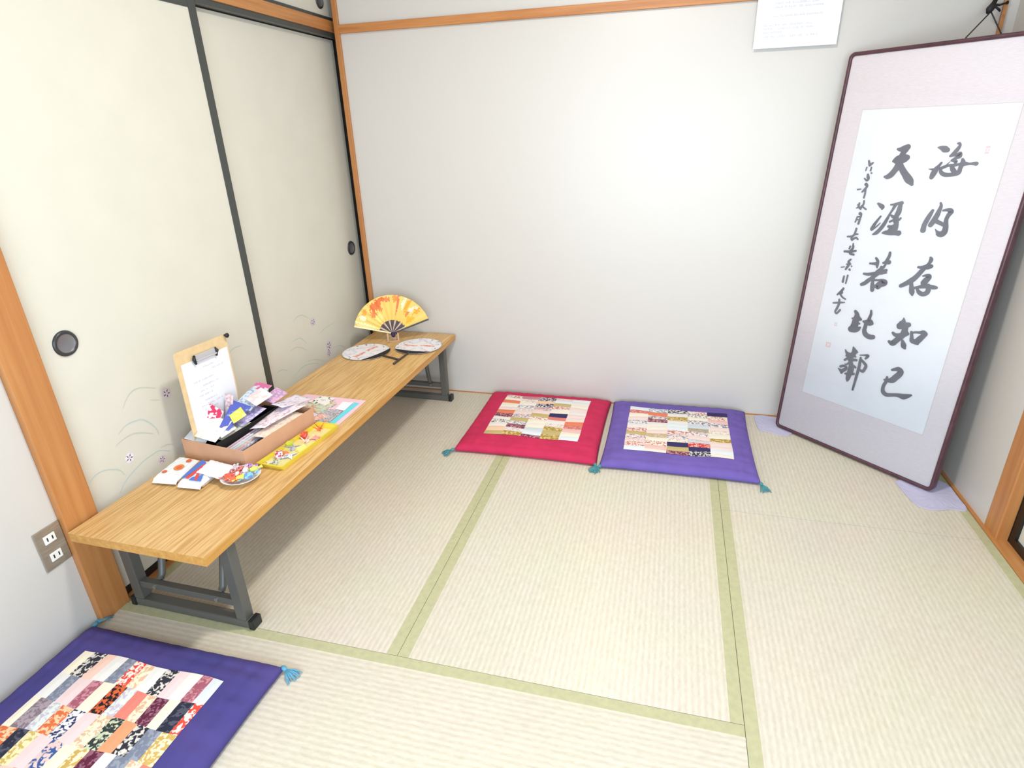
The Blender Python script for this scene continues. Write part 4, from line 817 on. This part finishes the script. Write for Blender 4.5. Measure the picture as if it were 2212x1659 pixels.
t, at = pack('blue and red printed tissue pack with a tissue pulled out', [(0.112, -1.552, z1), (0.194, -1.548, z1), (0.186, -1.430, z1), (0.098, -1.424, z1)],
     [([(0.02, 0.14), (0.14, 0.10), (0.30, 0.84), (0.02, 0.94)], 3), ([(0.18, 0.12), (0.34, 0.10), (0.40, 0.72), (0.28, 0.8)], 4), ([(0.40, 0.06), (0.94, 0.04), (0.72, 0.34), (0.42, 0.18)], 3), ([(0.42, 0.34), (0.54, 0.36), (0.74, 0.08), (0.64, 0.06)], 4)])
mb = MB(); R = random.Random(8); n = 12; g = {}
Pt = [Vector(p) for p in ((0.140, -1.506, 0.359), (0.228, -1.516, 0.353), (0.246, -1.446, 0.355), (0.132, -1.432, 0.360))]
for i in range(n+1):
    for j in range(n+1):
        u, v = i/n, j/n; q = Pt[0]*(1-u)*(1-v)+Pt[1]*u*(1-v)+Pt[2]*u*v+Pt[3]*(1-u)*v
        e = (1-abs(2*u-1)**2)*(1-abs(2*v-1)**2)
        g[i, j] = len(mb.v); mb.v.append(q+Vector((0, 0, 0.016*e+0.004*math.sin(7*u+3*v)*e+R.uniform(-.0012, .0012))))
for i in range(n):
    for j in range(n): mb.face((g[i, j], g[i+1, j], g[i+1, j+1], g[i, j+1]))
o = obj('tissue', mb, mat('white tissue', (240, 240, 248), 0.9), t, smooth=False); sd = o.modifiers.new('thick', 'SOLIDIFY'); sd.thickness = 0.001

# ------------------------------------------------------------------ round paper fans
M_fanp = mat_attr('printed fan paper', 0.6, True, 130); M_cres = mat('dark grey card', (52, 48, 52), 0.8, spec=0.15); M_hand = mat('dark brown bamboo', (66, 54, 50), 0.45)
def uchiwa(label, cx, cy, hx, hy, z, seed):
    R = random.Random(seed); c = Vector((cx, cy, z)); d = (Vector((hx, hy, z))-c); L = d.length; d.normalize(); s = Vector((-d.y, d.x, 0)); r = 0.1165
    t = thing('round_paper_fan', label, 'paper fan', (cx, cy, z), group='round paper fans')
    def colr(u, v):   # u along handle, v across, in radii
        base = ((240, 238, 244), (196, 200, 220), 0.0)
        if abs(u+0.02+0.08*math.sin(3*v)) < 0.085 and abs(v) < 0.72 and not (-0.06 < v < 0.06): return ((226, 146, 136), (240, 214, 208), 1.0)
        if (v*9+u*3) % 4 < 1.2 and abs(u) > 0.25: return ((216, 224, 238), (238, 236, 242), 1.0)
        if (u*7-v*5) % 5 < 1.0 and abs(u) > 0.2: return ((242, 224, 230), (206, 190, 206), 1.0)
        if u*u+v*v > 0.6 and (v*13+u*11) % 6 < 0.7: return ((96, 100, 116), (220, 220, 226), 1.0)
        return base
    mb = MB(); nr, ns = 18, 72; tv = {}
    for i in range(nr+1):
        for k in range(ns):
            if i == 0 and k: continue
            q = r*i/nr*0.975; a = 2*PI*k/ns
            tv[i, k] = len(mb.v); mb.v.append(c+d*(q*math.cos(a))+s*(q*math.sin(a))+Vector((0, 0, 0.0034)))
    for i in range(nr):
        for k in range(ns):
            k2 = (k+1) % ns; q = [tv[i, k if i else 0], tv[i+1, k], tv[i+1, k2]] + ([tv[i, k2]] if i else [])
            a = 2*PI*(k+.5)/ns; rr_ = (i+.5)/nr*0.975; c1, c2, kk = colr(rr_*math.cos(a), rr_*math.sin(a)); mb.face(q, 0, lin(c1), (*lin(c2), kk))
    obj('paper_face', mb, M_fanp, t, colors=True)
    mb = MB(); mb.lathe([(0, 0.0018), (r*0.985, 0.0018), (r, 0.0026), (r, 0.0038), (r*0.97, 0.0040), (r*0.965, 0.0034)], 72, Matrix.Translation(c)); obj('rim', mb, mat('beige rim', (186, 176, 160), 0.5), t, smooth=True)
    mb = MB(); P = [c+d*(r*0.99*math.cos(a))+s*(r*0.99*math.sin(a))+Vector((0, 0, 0.0036)) for a in [(-0.95+1.90*i/16) for i in range(17)]]
    I = [c+d*r*(0.575+0.085*(1-(1-2*i/16)**2))+s*(r*0.80*(1-2*i/16))+Vector((0, 0, 0.0036)) for i in range(17)]
    mb.prism(P+I, (0, 0, 0.0012)); obj('base_crescent', mb, M_cres, t)
    mb = MB(); h0 = c+d*r*0.85+Vector((0, 0, 0.005)); h1 = c+d*L+Vector((0, 0, 0.005)); mb.tube([h0, h0.lerp(h1, 0.5), h1], [0.004, 0.0045, 0.005], 8); obj('handle', mb, M_hand, t, smooth=True)
uchiwa('round paper fan nearest the sliding door, pointing its handle to the room', 0.112, -0.348, 0.316, -0.424, 0.3302, 1)
uchiwa('round paper fan near the table corner, handle pointing to camera', 0.334, -0.228, 0.319, -0.482, 0.3312, 2)

# ------------------------------------------------------------------ folding fan on its stand
def folding_fan():
    Pv = Vector((0.175, -0.172, 0.372)); th = math.radians(20); ti = 0.15
    a = Vector((math.cos(th), math.sin(th), 0)); up = Vector((-math.sin(ti)*math.sin(th), math.sin(ti)*math.cos(th), math.cos(ti))); nf = a.cross(up)   # nf faces the room
    if nf.y > 0: nf = -nf
    P = lambda ang, r, d=0.0: Pv + (a*math.cos(ang)+up*math.sin(ang))*r + nf*d
    t = thing('folding_fan', 'open yellow folding fan with red maple leaves standing in the corner', 'folding fan', (0.175, -0.172, 0.332), th)
    A0, A1 = math.radians(19), math.radians(165.5); R0, R1 = 0.068, 0.193
    blobs = [(118, .160, 11, .020, (238, 128, 76)), (130, .132, 7, .018, (240, 140, 84)), (106, .178, 8, .012, (236, 120, 70)), (140, .172, 6, .012, (246, 176, 84)), (112, .136, 5, .012, (240, 150, 90)), (96, .172, 5, .014, (232, 140, 86)),
      (76, .150, 2.2, .055, (236, 132, 96)), (82, .178, 3, .02, (240, 160, 80)), (66, .160, 3, .028, (252, 246, 214)), (58, .158, 3, .04, (246, 176, 66)), (48, .150, 4, .02, (250, 236, 206)), (50, .122, 4, .014, (236, 150, 80)), (40, .165, 4, .022, (244, 172, 70)), (44, .178, 3, .008, (250, 226, 200)), (36, .110, 8, .022, (246, 190, 70)), (150, .165, 4, .02, (254, 250, 214)), (160, .13, 5, .06, (254, 246, 178)), (125, .1, 14, .02, (252, 228, 140))]
    R = random.Random(4); jag = [R.uniform(-1, 1) for _ in range(400)]
    def colr(ad, r):
        c = (248, 212, 120)
        for i, (ba, br, sa, sr, bc) in enumerate(blobs):
            j = 0.35*math.sin(ad*1.9+i*2.1)+0.3*math.sin(r*420+ad*0.8+i)
            if ((ad-ba)/sa)**2+((r-br)/sr)**2 < 1+j: c = bc
        return c
    np_, sub, nr = 24, 3, 26; mb = MB(); g = {}
    for k in (0, 1):
        for i in range(np_*sub+1):
            q = i/sub; f = q % 2; z = 0.0032*(1-abs(1-f)*2)
            for j in range(nr+1): g[k, i, j] = len(mb.v); mb.v.append(P(A0+(A1-A0)*i/(np_*sub), R0+(R1-R0)*j/nr, z-0.0007*k))
    for i in range(np_*sub):
        ad = math.degrees(A0+(A1-A0)*(i+.5)/(np_*sub))
        for j in range(nr):
            c = lin(colr(ad, R0+(R1-R0)*(j+.5)/nr)); mb.face((g[0, i, j], g[0, i, j+1], g[0, i+1, j+1], g[0, i+1, j]), 0, c); mb.face((g[1, i+1, j], g[1, i+1, j+1], g[1, i, j+1], g[1, i, j]), 0, lin((250, 236, 190)))
    obj('fan_leaf', mb, mat_attr('painted fan paper', 0.5, False), t, colors=True)
    M_rib = mat('dark brown rib', (72, 56, 62), 0.5); M_rib2 = mat('tan rib', (206, 176, 150), 0.5)
    for k in range(17):
        an = A0+(A1-A0)*(k+0.5)/17; w_ = 0.0042; da = a*math.cos(an)+up*math.sin(an); sd_ = -a*math.sin(an)+up*math.cos(an); mb = MB()
        b0, b1 = Pv-da*0.012, Pv+da*0.072; dd = nf*(-0.001-0.0003*k)
        mb.slab([b0-sd_*0.003+dd, b0+sd_*0.003+dd, b1+sd_*w_*1.1+dd, b1-sd_*w_*1.1+dd], 0.0008, 0, nf); obj('rib', mb, M_rib if k % 3 else M_rib2, t)
    for an, m, d0 in ((A0-0.01, mat('black guard', (38, 30, 34), 0.4), 0.0012), (A1+0.012, mat('cream guard', (250, 236, 180), 0.5), -0.002)):
        da = a*math.cos(an)+up*math.sin(an); sd_ = -a*math.sin(an)+up*math.cos(an); mb = MB(); b0, b1 = Pv-da*0.012, Pv+da*0.194
        mb.slab([b0-sd_*0.003+nf*d0, b0+sd_*0.003+nf*d0, b1+sd_*0.004+nf*d0, b1-sd_*0.004+nf*d0], 0.0016, 0, nf); obj('guard', mb, m, t)
    mb = MB(); c0 = Pv+nf*0.006
    mb.tube([c0+up*0.006, c0+up*0.0, c0-up*0.010+a*0.002, c0-up*0.018+a*0.003], [0.008, 0.011, 0.010, 0.006], 10); mb.tube([c0+a*0.008, c0+a*0.014+up*0.006, c0+a*0.018-up*0.004], 0.004, 8)
    obj('knotted_cord', mb, mat('dark purple cord', (58, 48, 92), 0.7, var=0.3, vscale=200), t, smooth=True)
    # stand
    ts = thing('fan_stand', 'small tan wooden stand holding the yellow folding fan', 'stand', (0.175, -0.172, 0.3303), th)
    TS = Matrix.Translation((0.175, -0.172, 0.3303)) @ Matrix.Rotation(th, 4, 'Z'); M_st = mat('tan wood stand', (214, 176, 136), 0.5, var=0.12, vscale=60)
    mb = MB(); mb.box((-0.034, -0.012, 0), (0.034, 0.030, 0.006), 0, TS); obj('stand_base', mb, M_st, ts, bevel=0.001)
    for x in (-0.030, 0.021):
        mb = MB(); mb.box((x, -0.014, 0.006), (x+0.009, -0.006, 0.046), 0, TS); obj('stand_post', mb, M_st, ts, bevel=0.001)
    mb = MB(); mb.box((-0.021, 0.012, 0.006), (0.021, 0.016, 0.030), 0, TS); obj('stand_back', mb, M_st, ts)
folding_fan()
